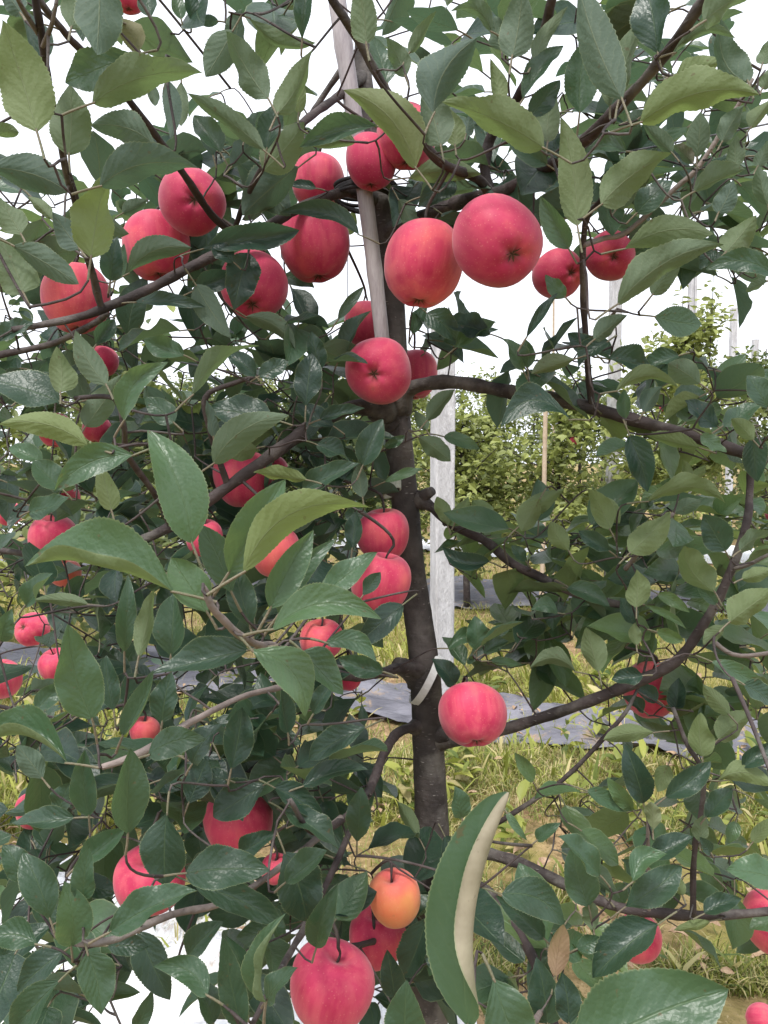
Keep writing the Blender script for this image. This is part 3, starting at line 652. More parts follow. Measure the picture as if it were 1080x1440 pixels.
(52,1328,-12,1320,50,.6,T_,.1,{'t':.5}),(100,1331,90,1243,52,.58,T_,.1,{'t':.8,'hero':1}),(118,1266,126,1193,34,.58,T_,0,{'t':.5}),(70,1292,34,1203,46,.65,T_,0,{'t':.4}),(154,1311,272,1256,52,.55,T_,-.05,{'t':.5,'hero':1}),
(150,1330,207,1332,48,.65,T_,0,{'t':.15}),(123,1340,142,1423,50,.58,T_,0,{'t':.6,'hero':1}),(85,1378,18,1448,52,.6,T_,0,{'t':.4}),(195,1310,237,1402,46,.7,T_,0,{'t':.1}),(190,1448,213,1393,24,.7,T_,0,{'t':.4}),
(90,1338,28,1392,42,.7,T_,0,{'t':.1}),(292,1400,219,1361,38,.55,T_,.15,{'t':.6}),(260,1228,374,1224,54,.6,T_,0,{'t':.3,'hero':1}),(273,1243,397,1302,46,.65,T_,0,{'t':.25,'hero':1}),(400,1198,430,1292,62,.7,T_,0,{'t':.05}),
(445,1332,474,1246,42,.7,T_,0,{'t':.5}),(374,1410,401,1290,44,.5,T_,-.06,{'t':.7,'cr':2.2}),(340,1448,314,1323,38,.56,T_,0,{'t':.3}),(346,1412,320,1320,42,.58,T_,0,{'t':.3}),(375,1407,417,1363,36,.6,T_,0,{'t':.4}),
(400,1242,457,1198,42,.65,T_,0,{'t':.4}),(555,1402,545,1338,36,.85,T_,0,{'t':0}),(263,1347,312,1298,52,.65,T_,0,{'t':.2}),(30,1240,5,1190,40,.68,T_,0,{'t':.4}),(300,1440,270,1380,50,.58,T_,0,{'t':.25}),
]
LEAF_BASES = []      # (attach point, base point, axis)
LEAVES = []
for k, e in enumerate(LV):
    bx, by, tx, ty, wpx, D, face, sway = e[:8]
    ex = e[8] if len(e) > 8 else {}
    rs = random.Random(100 + k)
    dD = rs.uniform(-.10, .10) * math.hypot(tx - bx, ty - by) / F * D * 2
    B = P(bx, by, D); T = P(tx, ty, D + dD)
    L = np.linalg.norm(T - B); a = (T - B) / L; L *= 1.05
    tocam = nrm(CAM - (B + T) / 2)
    want = (tocam + np.array([rs.uniform(-.35, .35), 0, rs.uniform(.25, .7)])) if face == T_ else (-tocam * 1.0 + np.array([rs.uniform(-.35, .35), 0, rs.uniform(.2, .7)]))
    n = nrm(want - a * np.dot(want, a))
    s = np.cross(a, n)
    fac = math.sqrt(max(0.16, 1 - np.dot(s, tocam) ** 2))
    W = 1.1 * wpx * D / F / max(.55, fac)
    W = min(W, L * rs.uniform(.55, .76)) if 'cl' not in ex else W
    if face == U_: sway = -sway
    hero = 'hero' in ex
    c1, c2 = ex.get('cl', rs.uniform(-.1, .55)), ex.get('cr', rs.uniform(-.1, .55))
    args = [np.array([x]) for x in (B, a, n)] + [np.array([x], float) for x in
            (L, W, rs.uniform(-.04, .15), sway + rs.uniform(-.05, .05), rs.uniform(.12, .58), c1, c2, rs.uniform(.03, .10))]
    LEAVES.append((args, 64 if hero else 44, 4 if hero else 3, (.76 if face == T_ and bx < 620 and not hero else .8 if hero and face == T_ else 1.0) * ex.get('t', min(1, max(0, rs.gauss(.65 if bx > 600 and by > 620 else .3, .25)))), ex.get('pale', 0), ex.get('dry', 0), k))  # hero leaves keep a higher tint, light on them put into colour
    LEAF_BASES.append((B, a, n, L))

# ------------------------------------------------------------------ apples (px x, y, width, height, depth, calyx dx, dy, facing, blush, dusk, label)
AP = [
(270,283,92,100,.97,.3,.3,1,.25,.7,'dusky pink apple showing its dark calyx, high on the left limb beside a paler apple'),
(220,347,91,94,1.03,.1,.75,-1,.3,.2,'pink apple with a leaf across its lower half, hanging above the left limb'),
(107,420,92,102,.97,.1,.85,-1,.32,0,'coral apple behind a thin upright shoot at the end of the left limb'),
(357,402,93,97,1.02,.05,.8,1,.25,.6,'dark pink apple with a black-green leaf lying across its left side'),
(443,345,97,102,1.07,.1,.9,-1,.28,.35,'broad streaked apple under a grey-edged leaf close to the grey pole'),
(448,257,76,78,1.16,0,.9,-1,.32,.25,'small pink apple above the short dark limb left of the grey pole'),
(522,228,72,76,1.02,0,.9,-1,.25,.8,'dark maroon apple half hidden behind the grey pole top and a pale leaf'),
(572,192,84,88,1.0,0,.9,-1,.3,.4,'apple crossed by a slanting branch at the top of the trunk'),
(595,372,112,124,.87,-.1,.88,-1,.36,.1,'mottled orange-red apple touching the biggest dusky apple in front of the trunk'),
(700,341,124,126,.80,.28,.58,1,.25,.75,'biggest dusky rose apple hanging under the thick upper right branch'),
(785,385,70,72,1.1,.45,.2,1,.28,.4,'small apple with a dark end tucked behind the upright twig and big apple'),
(858,360,69,86,1.05,-.1,.33,1,.27,.3,'pink apple with dark calyx right of the upright twig'),
(532,522,94,98,1.0,-.15,.27,1,.24,.45,'round crimson apple with central calyx in front of the trunk fork'),
(582,527,66,74,1.2,0,.9,-1,.32,.2,'apple peeping out behind the round crimson apple at the fork'),
(515,456,62,66,1.2,0,.9,-1,.3,.3,'apple half covered by the lower end of the grey pole'),
(343,673,82,82,1.05,0,.8,-1,.27,.05,'bright pink apple under leaves on the left middle limb'),
(383,664,46,48,1.25,0,.9,-1,.3,.2,'small apple just showing behind the bright pink apple on the left middle limb'),
(538,752,73,76,1.04,0,.9,-1,.33,.1,'upper apple of two pressed against the left of the trunk'),
(535,820,85,104,.97,-.2,.9,-1,.28,0,'lower, bigger apple of two pressed against the left of the trunk'),
(665,1005,94,86,1.0,.08,.82,1,.26,0,'squat bright pink apple with open calyx hanging right of the trunk strap'),
(336,1155,98,92,.95,0,.8,-1,.24,.2,'crimson apple with leaves over its top, low on the left side'),
(212,1237,100,84,.9,.1,.8,-1,.25,.15,'crimson apple behind a big dark leaf above the white film'),
(466,1386,120,114,.82,-.2,.9,-1,.22,.35,'largest crimson apple hanging lowest beside the trunk foot'),
(530,1318,80,104,.97,0,.9,-1,.28,.35,'red apple squeezed between the orange apple and the largest crimson apple'),
(555,1263,74,82,.92,.15,.85,-1,1.0,0,'orange-yellow apple with red shoulder at the foot of the trunk'),
(75,758,68,66,1.2,0,.9,-1,.28,.05,'red apple with a small dark leaf on it above the long folded leaf'),
(92,806,44,38,1.28,0,.9,-1,.55,0,'pale pink apple end showing under the long folded leaf'),
(88,704,48,44,1.3,0,.9,-1,.3,.1,'red apple showing in pieces under a grey-green leaf at the left'),
(78,605,46,52,1.35,0,.9,-1,.26,0,'bright pink apple among leaves above the olive leaf'),
(146,508,40,44,1.2,0,.9,-1,.25,.2,'small crimson apple behind two hanging olive leaves'),
(136,604,40,36,1.4,0,.9,-1,.25,.2,'small red apple seen through a leafy gap beside the grey curved leaf'),
(288,757,50,52,.93,0,.9,-1,.25,.1,'red apple behind the upright leaf of the pale twig rosette'),
(388,776,70,72,.93,0,.9,-1,.4,0,'orange-flushed apple behind the olive arching leaf of the rosette'),
(452,900,60,56,.95,0,.9,-1,.38,0,'coral apple broken up by stalks below the leaf rosette'),
(490,950,40,42,1.0,0,.9,-1,.26,.1,'bit of red apple under leaves just left of the trunk strap'),
(204,1028,42,40,.95,0,.9,-1,.4,0,'small coral apple above the pale twig tip at the left'),
(47,1140,48,66,1.15,0,.9,-1,.25,0,'pink apple crossed by a dark leaf, low at the left'),
(388,1222,42,40,.9,0,.9,-1,.3,0,'small pink apple glimpsed between big dark leaves above the white film'),
(915,970,76,88,1.12,0,.8,-1,.35,.2,'brick-red apple wrapped in dark leaves under the right curved branch'),
(1090,1298,86,84,1.1,0,.8,-1,.34,.1,'pink apple at the right end of the low right branch'),
(897,1320,62,66,1.14,0,.8,-1,.3,0,'pink apple hidden behind a big dark leaf under the low right branch'),
(1092,722,30,36,1.2,0,.9,-1,.26,.2,'edge of a crimson apple beside the top of the right curved branch'),
(182,-8,48,50,1.05,0,.9,-1,.3,.5,'dark red apple at the very top among hanging bluish leaves'),
]
AP2 = [   # on the neighbouring tree
(45,885,47,45,1.75,-.25,-.3,1,.24,0,'round red apple with a dark spot on the neighbouring tree, clear of leaves'),
(78,936,46,48,1.75,0,.8,-1,.22,.1,'dark red apple half behind the broad pale leaf on the neighbouring tree'),
(4,955,52,54,1.7,0,.8,-1,.28,0,'coral apple lowest on the neighbouring tree'),
(12,722,36,34,1.8,0,.9,-1,.25,.2,'small crimson apple high on the neighbouring tree'),
]
def apple_mesh(R, s, rs, blush, dusk):
    nr, ns = 30, 40
    th = np.linspace(0, math.pi, nr); ph = np.linspace(0, 2 * math.pi, ns, endpoint=False)
    TH, PH = np.meshgrid(th, ph, indexing='ij')
    rho = np.abs(np.sin(TH)) ** 0.86 * (1 + .075 * np.cos(TH)); rho[0] = rho[-1] = 0
    c = np.cos(TH); z = np.sign(c) * np.abs(c) ** .92 * s
    z = z - .30 * np.exp(-(rho / .27) ** 2) * (TH < 1.57) + .17 * np.exp(-(rho / .22) ** 2) * (TH > 1.57)
    p5, p2 = rs.uniform(0, 6), rs.uniform(0, 6)
    rr = rho * (1 + .009 * np.cos(5 * PH + p5) * (1 - .6 * c) + .022 * np.cos(2 * PH + p2) + .018 * np.cos(3 * PH + p5) + .012 * np.cos(4 * PH + 2 * TH + p2))
    z = z + rs.uniform(.04, .11) * rr * np.cos(PH + p2) * (.5 + .5 * c)
    z = z + .018 * np.cos(5 * PH + p5) * (c < -.6)
    V = np.stack([rr * np.cos(PH), rr * np.sin(PH), z], -1).reshape(-1, 3) * R
    i = np.arange(nr - 1)[:, None] * ns; j = np.arange(ns)[None, :]; j2 = (j + 1) % ns
    Q = np.stack([i + j, i + ns + j, i + ns + j2, i + j2], -1).reshape(-1, 4)
    # blush fades in towards the stem end on one flank
    bl = blush + .1 * np.clip(np.cos(PH + p5), 0, 1) * (1 if blush > .3 else .4) - (.55 * np.clip(c, 0, 1) ** 2 if blush > .9 else 0) + .5 * np.clip(c - .8, 0, 1)
    A = np.stack([bl.ravel(), np.full(bl.size, dusk), (np.exp(-(rho / .15) ** 2) * (c < 0) + .7 * np.exp(-(rho / .13) ** 2) * (c > 0)).ravel()], -1)
    return V, Q, A
APPLE_STEMS = []
def build_apple(e, k, group, world=None):
    x, y, wp, hp, D, kx, ky, fc, blush, dusk, label = e
    rs = random.Random(500 + k)
    C = P(x, y, D) if world is None else np.asarray(world)
    R = wp / 2 * D / F
    kz = math.sqrt(max(0.02, 1 - kx * kx - ky * ky)) * (fc if fc > 0 else -.5 if y > 650 else .15)
    kd = nrm(kx * RIGHT - ky * UP - kz * FWD)         # towards the calyx
    up = -kd
    vert = abs(np.dot(up, UP))
    s = .9 * (1 - vert) + vert * min(1.05, max(.82, hp / wp))
    V, Q, A = apple_mesh(R / 1.0, s, rs, blush, dusk)
    X = nrm(np.cross(up, FWD + .3 * RIGHT)); Y = np.cross(up, X)
    ra = rs.uniform(0, 6.28); X, Y = X * math.cos(ra) + Y * math.sin(ra), -X * math.sin(ra) + Y * math.cos(ra)
    o = obj('apple', mesh_np('apple', V, [Q], [M['apple']], attr=A), origin=C, label=label, cat='apple', group=group)
    from mathutils import Matrix
    Rm = Matrix(((X[0], Y[0], up[0]), (X[1], Y[1], up[1]), (X[2], Y[2], up[2])))
    o.rotation_euler = Rm.to_euler()
    # calyx (local coords)
    zb = (-s + .17) * R
    cv, ct = [(0, 0, zb - .01 * R)], []
    for q in range(6):
        a0 = q * math.pi / 3 + rs.uniform(-.2, .2); l = R * rs.uniform(.15, .24)
        b = len(cv)
        cv += [(.06 * R * math.cos(a0 - .5), .06 * R * math.sin(a0 - .5), zb - .02 * R), (.06 * R * math.cos(a0 + .5), .06 * R * math.sin(a0 + .5), zb - .02 * R),
               (l * math.cos(a0), l * math.sin(a0), zb - R * rs.uniform(.05, .16))]
        ct += [(0, b, b + 1), (b, b + 2, b + 1)]
    cm = mesh_np('calyx', np.array(cv), [np.array(ct)], [M['calyx']])
    c_o = bpy.data.objects.new('calyx', cm); COL.objects.link(c_o); c_o.parent = o
    # stem
    zt = (s - .33) * R; l = .021
    sp = np.array([(0, 0, zt), (.002, .001, zt + l * .5), (.006 * math.cos(ra), .006 * math.sin(ra), zt + l * 1.15)])
    pp_, rr_ = catmull(sp, [.0016, .0013, .0019], .003)
    sm = MB().tube(pp_, rr_, 7).mesh('stem', [M['twig']])
    s_o = bpy.data.objects.new('stem', sm); COL.objects.link(s_o); s_o.parent = o
    end = C + X * sp[2][0] + Y * sp[2][1] + up * sp[2][2]
    return end, up
for k, e in enumerate(AP):
    APPLE_STEMS.append(build_apple(e, k, 'apples on the laden apple tree'))
AP2_STEMS = [build_apple(e, 100 + k, 'apples on the neighbouring tree') for k, e in enumerate(AP2)]
gp = G(1070, 1452, .03)
build_apple((1066, 1440, 44, 40, np.dot(gp - CAM, FWD), -.6, .2, -1, .34, 0, 'pale pink apple fallen on the bare soil'), 200, None, world=gp + [0, 0, .03])

# ------------------------------------------------------------------ filler foliage on the tree
FILL = [  # x0,y0,x1,y1,n,Dmin,Dmax
(0,450,480,700,230,.95,1.5),(0,700,500,980,270,.9,1.5),(0,980,520,1290,300,.85,1.45),(0,1280,420,1450,110,.75,1.2),(-120,200,0,1400,60,.8,1.4),
(0,250,180,460,50,.85,1.4),(190,180,420,420,100,.97,1.3),(330,430,560,640,40,1.0,1.35),(570,150,730,320,55,.9,1.3),(720,150,840,330,26,.85,1.2),
(840,60,1090,390,130,.85,1.5),(0,-60,220,40,12,.65,.9),(640,-60,980,80,18,.7,.95),(260,-60,460,30,8,.75,1.0),
(830,500,1080,640,45,.9,1.2),(640,725,900,890,80,1.0,1.3),(870,690,1090,1010,125,.97,1.4),(780,1000,1090,1330,80,.93,1.3),(430,1230,560,1440,22,.85,1.2),
(630,870,730,960,10,1.0,1.1),(735,850,775,940,26,1.15,1.3),(560,430,700,490,14,1.02,1.2),(700,1270,830,1440,20,.8,1.1),(700,470,830,560,10,.95,1.1),(220,1000,420,1250,40,.8,1.0),(260,560,480,720,36,.95,1.15),(545,1240,640,1400,24,.85,1.07),(540,-60,700,130,12,.85,1.3),(280,100,460,240,8,.9,1.3)]
fp, fs = [], []
for (x0, y0, x1, y1, n, d0, d1) in FILL:
    for _ in range(n):
        D = RND.uniform(d0, d1); fp.append(P(RND.uniform(x0, x1), RND.uniform(y0, y1), D))
fp = np.array(fp)
# keep the two gaps in which the white film shows, and the sky gaps
def px(p):
    d = p - CAM; D = d @ FWD
    return 540 + F * (d @ RIGHT) / D, 720 - F * (d @ UP) / D, D
HOLES = [(235, 1325, 85), (215, 1400, 75), (300, 1420, 50), (575, 1415, 22), (450, 430, 34), (350, 100, 40), (105, 190, 30), (700, 440, 60), (330, 1285, 34), (270, 1300, 26), (620, 620, 40), (235, 900, 28),
         (160, 830, 26), (480, 1030, 34), (650, 1100, 70), (700, 1320, 45), (820, 1050, 50), (620, 860, 50), (592, 905, 55), (858, 650, 50), (765, 620, 75), (700, 640, 65), (960, 440, 55), (1022, 470, 45), (690, 840, 45), (485, 80, 60)]
fx, fy, fD = px(fp)
keep = np.ones(len(fp), bool)
for hx, hy, hr in HOLES: keep &= (fx - hx) ** 2 + (fy - hy) ** 2 > hr ** 2
# nothing floats in front of the apples
for e in AP + AP2: keep &= ~(((fx - e[0]) ** 2 + (fy - e[1]) ** 2 < (e[2] * .75) ** 2) & (fD < e[4] + .06))
fp = fp[keep]

def rand_leaf_dirs(n, rs):
    a = rs.normal(size=(n, 3)); a[:, 2] = a[:, 2] * .6 - .25; a = nrm(a)
    up = np.stack([rs.normal(size=n) * .55, rs.normal(size=n) * .55 - .25, np.ones(n)], -1)
    nn = nrm(up - a * np.sum(a * up, 1, keepdims=True))
    return a, nn
rs_ = np.random.RandomState(5)
fa, fn = rand_leaf_dirs(len(fp), rs_)
fL = rs_.uniform(.056, .096, len(fp)); fW = fL * rs_.uniform(.5, .66, len(fp))

# ------------------------------------------------------------------ twig network: every leaf and apple is joined to the wood
def grow(nodes, items, seed, maxlen=.03):
    """items: list of (point, outward axis, radius).  returns twig MB and the foot point for each item."""
    mbt = MB(); rs = random.Random(seed)
    pts = np.vstack(nodes)
    cap = len(pts) + len(items) * 14 + 10
    buf = np.empty((cap, 3)); buf[:len(pts)] = pts; n = len(pts)
    d0 = [np.min(np.sum((pts - it[0]) ** 2, 1)) for it in items]
    for ii in np.argsort(d0):
        p, ax, r = items[ii]
        d = np.sqrt(np.sum((buf[:n] - p) ** 2, 1))
        back = (buf[:n] - p) @ ax                       # prefer wood behind the stalk
        j = int(np.argmin(d + .35 * np.maximum(back, 0)))
        q = buf[j].copy(); dist = np.linalg.norm(p - q)
        if dist < .002: continue
        m1 = q + (p - q) * .35 + np.array([rs.gauss(0, 1), rs.gauss(0, 1), rs.gauss(.2, 1)]) * dist * .05
        m2 = p - ax * min(dist * .3, .014)
        k = max(3, int(dist / .012) + 2)
        t = np.linspace(0, 1, k)[:, None]
        c = q * (1 - t) ** 3 + 3 * m1 * t * (1 - t) ** 2 + 3 * m2 * t ** 2 * (1 - t) + p * t ** 3
        r0 = min(.0021, r + dist * .006)
        mbt.tube(c, np.linspace(r0, r, k), 6, cap=False)
        add = c[1:][::1]
        add = add[:14] if len(add) <= 14 else c[np.linspace(1, k - 1, 14).astype(int)]
        if n + len(add) < cap:
            buf[n:n + len(add)] = add; n += len(add)
    return mbt
items = []
PET = []
for (B, a, n, L) in LEAF_BASES:
    l = min(.026, L * .28)
    foot = B - a * l - n * l * .25
    PET.append(foot); items.append((foot, a, .0009))
ff = fp - fa * .018 - fn * .005
for i in range(len(fp)): items.append((ff[i], fa[i], .0009))
for (end, up) in APPLE_STEMS: items.append((end, -up, .0018))
tw = grow(NODES, items, 3)
o = obj('twigs', tw.mesh('twigs', [M['twig']], base), tree, base, kind='stuff')

def petiole(B, foot, a, n, r):
    t = np.linspace(0, 1, 6)[:, None]; m = (B + foot) / 2 + n * .0015
    c = foot * (1 - t) ** 2 + 2 * m * t * (1 - t) + (B + a * .002) * t ** 2
    return tube(c, np.linspace(r * 1.25, r, 6), 6, cap=False)

for (args, nseg, ncr, tint, pale, dry, k), foot in zip(LEAVES, PET):
    V, Q, UV = blades(*args, nseg, ncr, serr=.026 if nseg > 50 else .034, seed=k, twist=np.array([random.Random(k).gauss(0, .5)]))
    V = V[0]; B = args[0][0]
    pv, pq, _ = petiole(B, foot, args[1][0], args[2][0], .00085)
    nv = len(V)
    allV = np.vstack([V, pv]) - B
    A = np.zeros((len(allV), 3)); A[:] = (tint, pale, dry)
    uv = np.vstack([UV, np.full((len(pv), 2), .5)])
    fm = np.concatenate([np.zeros(len(Q)), np.ones(len(pq))])
    me = mesh_np('leaf', allV, [np.vstack([Q, pq + nv])], [M['leaf'], M['petiole']], fmat=fm, attr=A, uv=uv)
    obj('leaf', me, tree, B)

# the big foreground leaf with one half rolled over to show its pale felt
def rolled_leaf():
    D = .34
    B, T = P(660, 1446, D), P(715, 1114, D + .012)
    L = np.linalg.norm(T - B); a = (T - B) / L
    tc = nrm(CAM - B); n = nrm(tc + np.array([-.12, 0, .1])); n = nrm(n - a * np.dot(n, a))
    N1 = lambda x: np.array([x], float)
    V, Q, UV = blades(B[None], a[None], n[None], N1(L), N1(118 * D / F), N1(.05), N1(-.085), N1(.10), N1(.45), N1(4.1), N1(.045), 84, 12, serr=.018, seed=4, prof=np.array([.03, .2, .45, .72, .94, 1.0, .99, .93, .82, .68, .54, .40, .1]))
    V = V[0]
    foot = B - a * .02
    pv, pq, _ = petiole(B, foot, a, n, .0014)
    allV = np.vstack([V, pv]) - B
    A = np.zeros((len(allV), 3)); A[:] = (.5, 1.0, 0)
    me = mesh_np('leaf', allV, [np.vstack([Q, pq + len(V)])], [M['leaf'], M['petiole']], fmat=np.concatenate([np.zeros(len(Q)), np.ones(len(pq))]), attr=A, uv=np.vstack([UV, np.full((len(pv), 2), .5)]))
    o = obj('leaf', me, tree, B); o['label'] = 'big leaf rolled over to show its pale felted underside'
rolled_leaf()

def foliage(name, Bp, a, n, L, W, feet, parent, origin, seed, tint_mu=.13, nseg=9, ncr=2):  # low mean tint puts the crown's inner shade into the leaf colour
    rs = np.random.RandomState(seed); N = len(Bp)
    V, Q, UV = blades(Bp, a, n, L, W, rs.uniform(-.02, .08, N), rs.uniform(-.06, .06, N), rs.uniform(.05, .45, N), rs.uniform(-.1, .7, N), rs.uniform(-.1, .7, N), rs.uniform(.02, .07, N), nseg, ncr, seed=seed, twist=rs.normal(size=N) * .5)
    m = V.shape[1]
    Vs = [V.reshape(-1, 3)]; Qs = [(Q[None] + (np.arange(N) * m)[:, None, None]).reshape(-1, 4)]
    tint = np.clip(rs.normal(tint_mu, .25, N) + np.where((Bp[:, 0] > .08) & (Bp[:, 2] < 1.45), .55, 0), 0, 1)
    A = [np.repeat(np.stack([tint, np.zeros(N), np.zeros(N)], -1), m, 0)]
    UVs = [np.tile(UV, (N, 1))]
    fm = [np.zeros(N * len(Q))]
    k = N * m
    if feet is not None:
        for i in range(N):
            pv, pq, _ = petiole(Bp[i], feet[i], a[i], n[i], .0009)
            Vs.append(pv); Qs.append(pq + k); k += len(pv); A.append(np.tile([[.3, 0, 0]], (len(pv), 1))); UVs.append(np.full((len(pv), 2), .5)); fm.append(np.ones(len(pq)))
    me = mesh_np(name, np.vstack(Vs) - origin, [np.vstack(Qs)], [M['leaf'], M['petiole']], fmat=np.concatenate(fm), attr=np.vstack(A), uv=np.vstack(UVs))
    return obj(name, me, parent, origin, kind='stuff')
foliage('foliage', fp, fa, fn, fL, fW, ff, tree, base, 21)

# ------------------------------------------------------------------ neighbouring tree in the same row, to the left
def near_tree(loc, label, seed, stems, n, group=None, lean=0.0, height=2.9, spread=.62, dens=1.0):
    rs = np.random.RandomState(seed); loc = np.array(loc, float)
    t = empty('apple_tree', loc, label, 'tree', group)
    z = np.linspace(-.05, height, 24)
    tp = np.stack([loc[0] + lean * z + .03 * np.sin(z * 2 + seed), loc[1] + .03 * np.cos(z * 2.3 + seed), z], -1)
    obj('trunk', MB().tube(tp, np.linspace(.03, .006, 24), 14, lump=.05, seed=seed).mesh('trunk', [M['bark']], loc), t, loc)
    nodes = [tp[z > .4]]; fps = []
    for b in range(22):
        h = rs.uniform(.45, height * .9); i = np.argmin(abs(z - h)); az = rs.uniform(0, 6.28)
        l = spread * rs.uniform(.7, 1.25) * (1.15 - .6 * h / height)
        d = np.array([math.cos(az), math.sin(az), rs.uniform(-.1, .45)])
        pts = [tp[i], tp[i] + d * l * .5 + rs.normal(size=3) * .03, tp[i] + d * l + rs.normal(size=3) * .05 + [0, 0, -.05]]
        c, r = catmull(pts, [.009, .006, .003], .02)
        obj('branch', MB().tube(c, r, 8, lump=.04, seed=b).mesh('branch', [M['twig']], c[0]), t, c[0])
        nodes.append(c)
        k = int(n / 22)
        q = c[rs.randint(len(c) // 4, len(c), k)] + rs.normal(size=(k, 3)) * .06
        fps.append(q)
    q = np.vstack(fps); a, nn = rand_leaf_dirs(len(q), rs); L = rs.uniform(.05, .085, len(q)); W = L * rs.uniform(.5, .65, len(q))
    ft = q - a * .016
    its = [(ft[i], a[i], .0009) for i in range(len(q))] + [(e, -u, .0018) for e, u in stems]
    obj('twigs', grow(nodes, its, seed).mesh('twigs', [M['twig']], loc), t, loc, kind='stuff')
    foliage('foliage', q, a, nn, L, W, None, t, loc, seed + 1, nseg=6, ncr=1)
near_tree((-1.42, 2.15, 0), 'neighbouring apple tree with a few red apples, behind the left foliage', 31, AP2_STEMS, 620)

# ------------------------------------------------------------------ background rows
def far_tree(loc, h, spread, seed, tone, nleaf, label, group, leader=False, apples=0):
    rs = np.random.RandomState(seed); loc = np.array(loc, float)
    t = empty('apple_tree', loc, label, 'tree', group)
    mbt = MB()
    z = np.linspace(-.05, h, 12)
    tp = np.stack([loc[0] + .05 * np.sin(z + seed), loc[1] + .05 * np.cos(z * 1.3 + seed), z], -1)
    mbt.tube(tp, np.linspace(.035, .006, 12), 8)
    pts = []
    for b in range(26):
        hh = rs.uniform(.4, h * .97); c0 = np.array([np.interp(hh, z, tp[:, 0]), np.interp(hh, z, tp[:, 1]), hh])
        az = rs.uniform(0, 6.28); l = spread * rs.uniform(.6, 1.2) * (1.1 - .75 * (hh / h) ** 1.5)
        e = c0 + np.array([math.cos(az), math.sin(az), rs.uniform(-.15, .6)]) * l
        mbt.tube(np.linspace(c0, e, 5) + rs.normal(size=(5, 3)) * .01, np.linspace(.01, .003, 5), 5, cap=False)
        k = nleaf // 26
        s = rs.uniform(.1, 1.05, k)[:, None]
        pts.append(c0 + (e - c0) * s + rs.normal(size=(k, 3)) * [.09, .09, .10])
    if leader:
        for q in range(rs.randint(2, 4)):
            b0 = tp[-3] + rs.normal(size=3) * [.15, .15, .05]; e = b0 + np.array([rs.uniform(-.1, .1), 0, rs.uniform(.5, .95)])
            mbt.tube(np.linspace(b0, e, 4), np.linspace(.006, .002, 4), 5, cap=False)
            s = np.linspace(.1, 1, 26)[:, None]; pts.append(b0 + (e - b0) * s + rs.normal(size=(26, 3)) * .02)
    obj('trunk', mbt.mesh('trunk', [M['twig']], loc), t, loc)
    q = np.vstack(pts); N = len(q)
    a, n = rand_leaf_dirs(N, rs); s = np.cross(a, n); L = rs.uniform(.055, .095, N)[:, None]; W = L * .28
    v = np.stack([q, q + a * L * .3 + s * W + n * W * .3, q + a * L * .72 + s * W * .8 + n * W * .2, q + a * L - n * W * .3, q + a * L * .72 - s * W * .8 + n * W * .2, q + a * L * .3 - s * W + n * W * .3], 1)
    i = (np.arange(N) * 6)[:, None]
    Qs = np.vstack([i + np.array([[0, 3, 2, 1]]), i + np.array([[0, 5, 4, 3]])])
    tint = np.clip(rs.normal(tone, .22, N), 0, 1)
    A = np.repeat(np.stack([tint, np.zeros(N), np.zeros(N)], -1), 6, 0)
    obj('crown', mesh_np('crown', v.reshape(-1, 3) - loc, [Qs], [M['far_leaf']], attr=A, smooth=False), t, loc, kind='stuff')
    return [q[rs.randint(N)] + [0, -.08, -.05] for _ in range(apples)]

def row_y(d, x): return d + ROW * x
spots = []
for d, x0, x1, sp_, nl in ((4.15, -2.6, -.5, 1.05, 1800), (7.6, -3.6, 3.5, .88, 3400), (11.4, -5.2, 5.6, 1.1, 2600), (15.3, -6.5, 7.6, 1.3, 1800), (19.2, -8, 9.5, 1.5, 1400)):
    x = x0
    while x < x1: spots.append((d, x + RND.uniform(-.15, .15), nl)); x += sp_
far_apples = []
LBL = {4.15: ('leafy apple tree standing on the grey film behind the left foliage', 'trees in the second row'),
       7.6: ('yellow-green apple tree in the row just behind the weedy alley', 'trees in the third row'),
       11.4: ('small far apple tree in the row on the pale film strip', 'trees in the fourth row'),
       15.3: ('distant apple tree behind the row on the pale film', 'trees in the fifth row'),
       19.2: ('farthest tiny apple tree against the white sky', 'trees in the last row')}
for k, (d, x, nl) in enumerate(spots):
    y = row_y(d, x); lab, grp = LBL[d]
    if d == 7.6:
        xp = 540 + F * x / y
        for lim, nm in ((520, 'dark green apple tree in the third row, hidden behind the left foliage'), (600, 'dark apple tree of the third row directly behind the trunk'), (700, 'dark green apple tree right of the wide white post'),
                        (790, 'yellow-green apple tree around the brown bamboo stake'), (900, 'yellow-green apple tree beside the slim white post'), (2000, 'dark apple tree of the third row under the main right-hand branch tip')):
            if xp < lim: lab = nm; break
    tone = {True: .2, False: .85}[x < .6 or x > 2.6] if d == 7.6 else RND.uniform(.35, .75)
    h = {4.15: 2.2, 7.6: 2.1, 11.4: 2.55, 15.3: 2.9, 19.2: 3.2}[d] * (RND.uniform(.82, 1.3) if d == 7.6 else RND.uniform(.88, 1.12))
    far_apples += [(p, d) for p in far_tree((x, y, 0), h, .75 if d < 12 else .85, 900 + k, tone, nl, lab, grp, leader=(d > 5 and k % 3 != 2), apples=1 if d == 7.6 and x > 0 else 0)]
for k, (p, d) in enumerate(far_apples):
    build_apple((0, 0, 0.075 * F / d, 0.075 * F / d, d, 0, .9, -1, .3, 0, 'tiny red apple on a yellow-green tree in the third row'), 300 + k, 'apples in the third row', world=p)

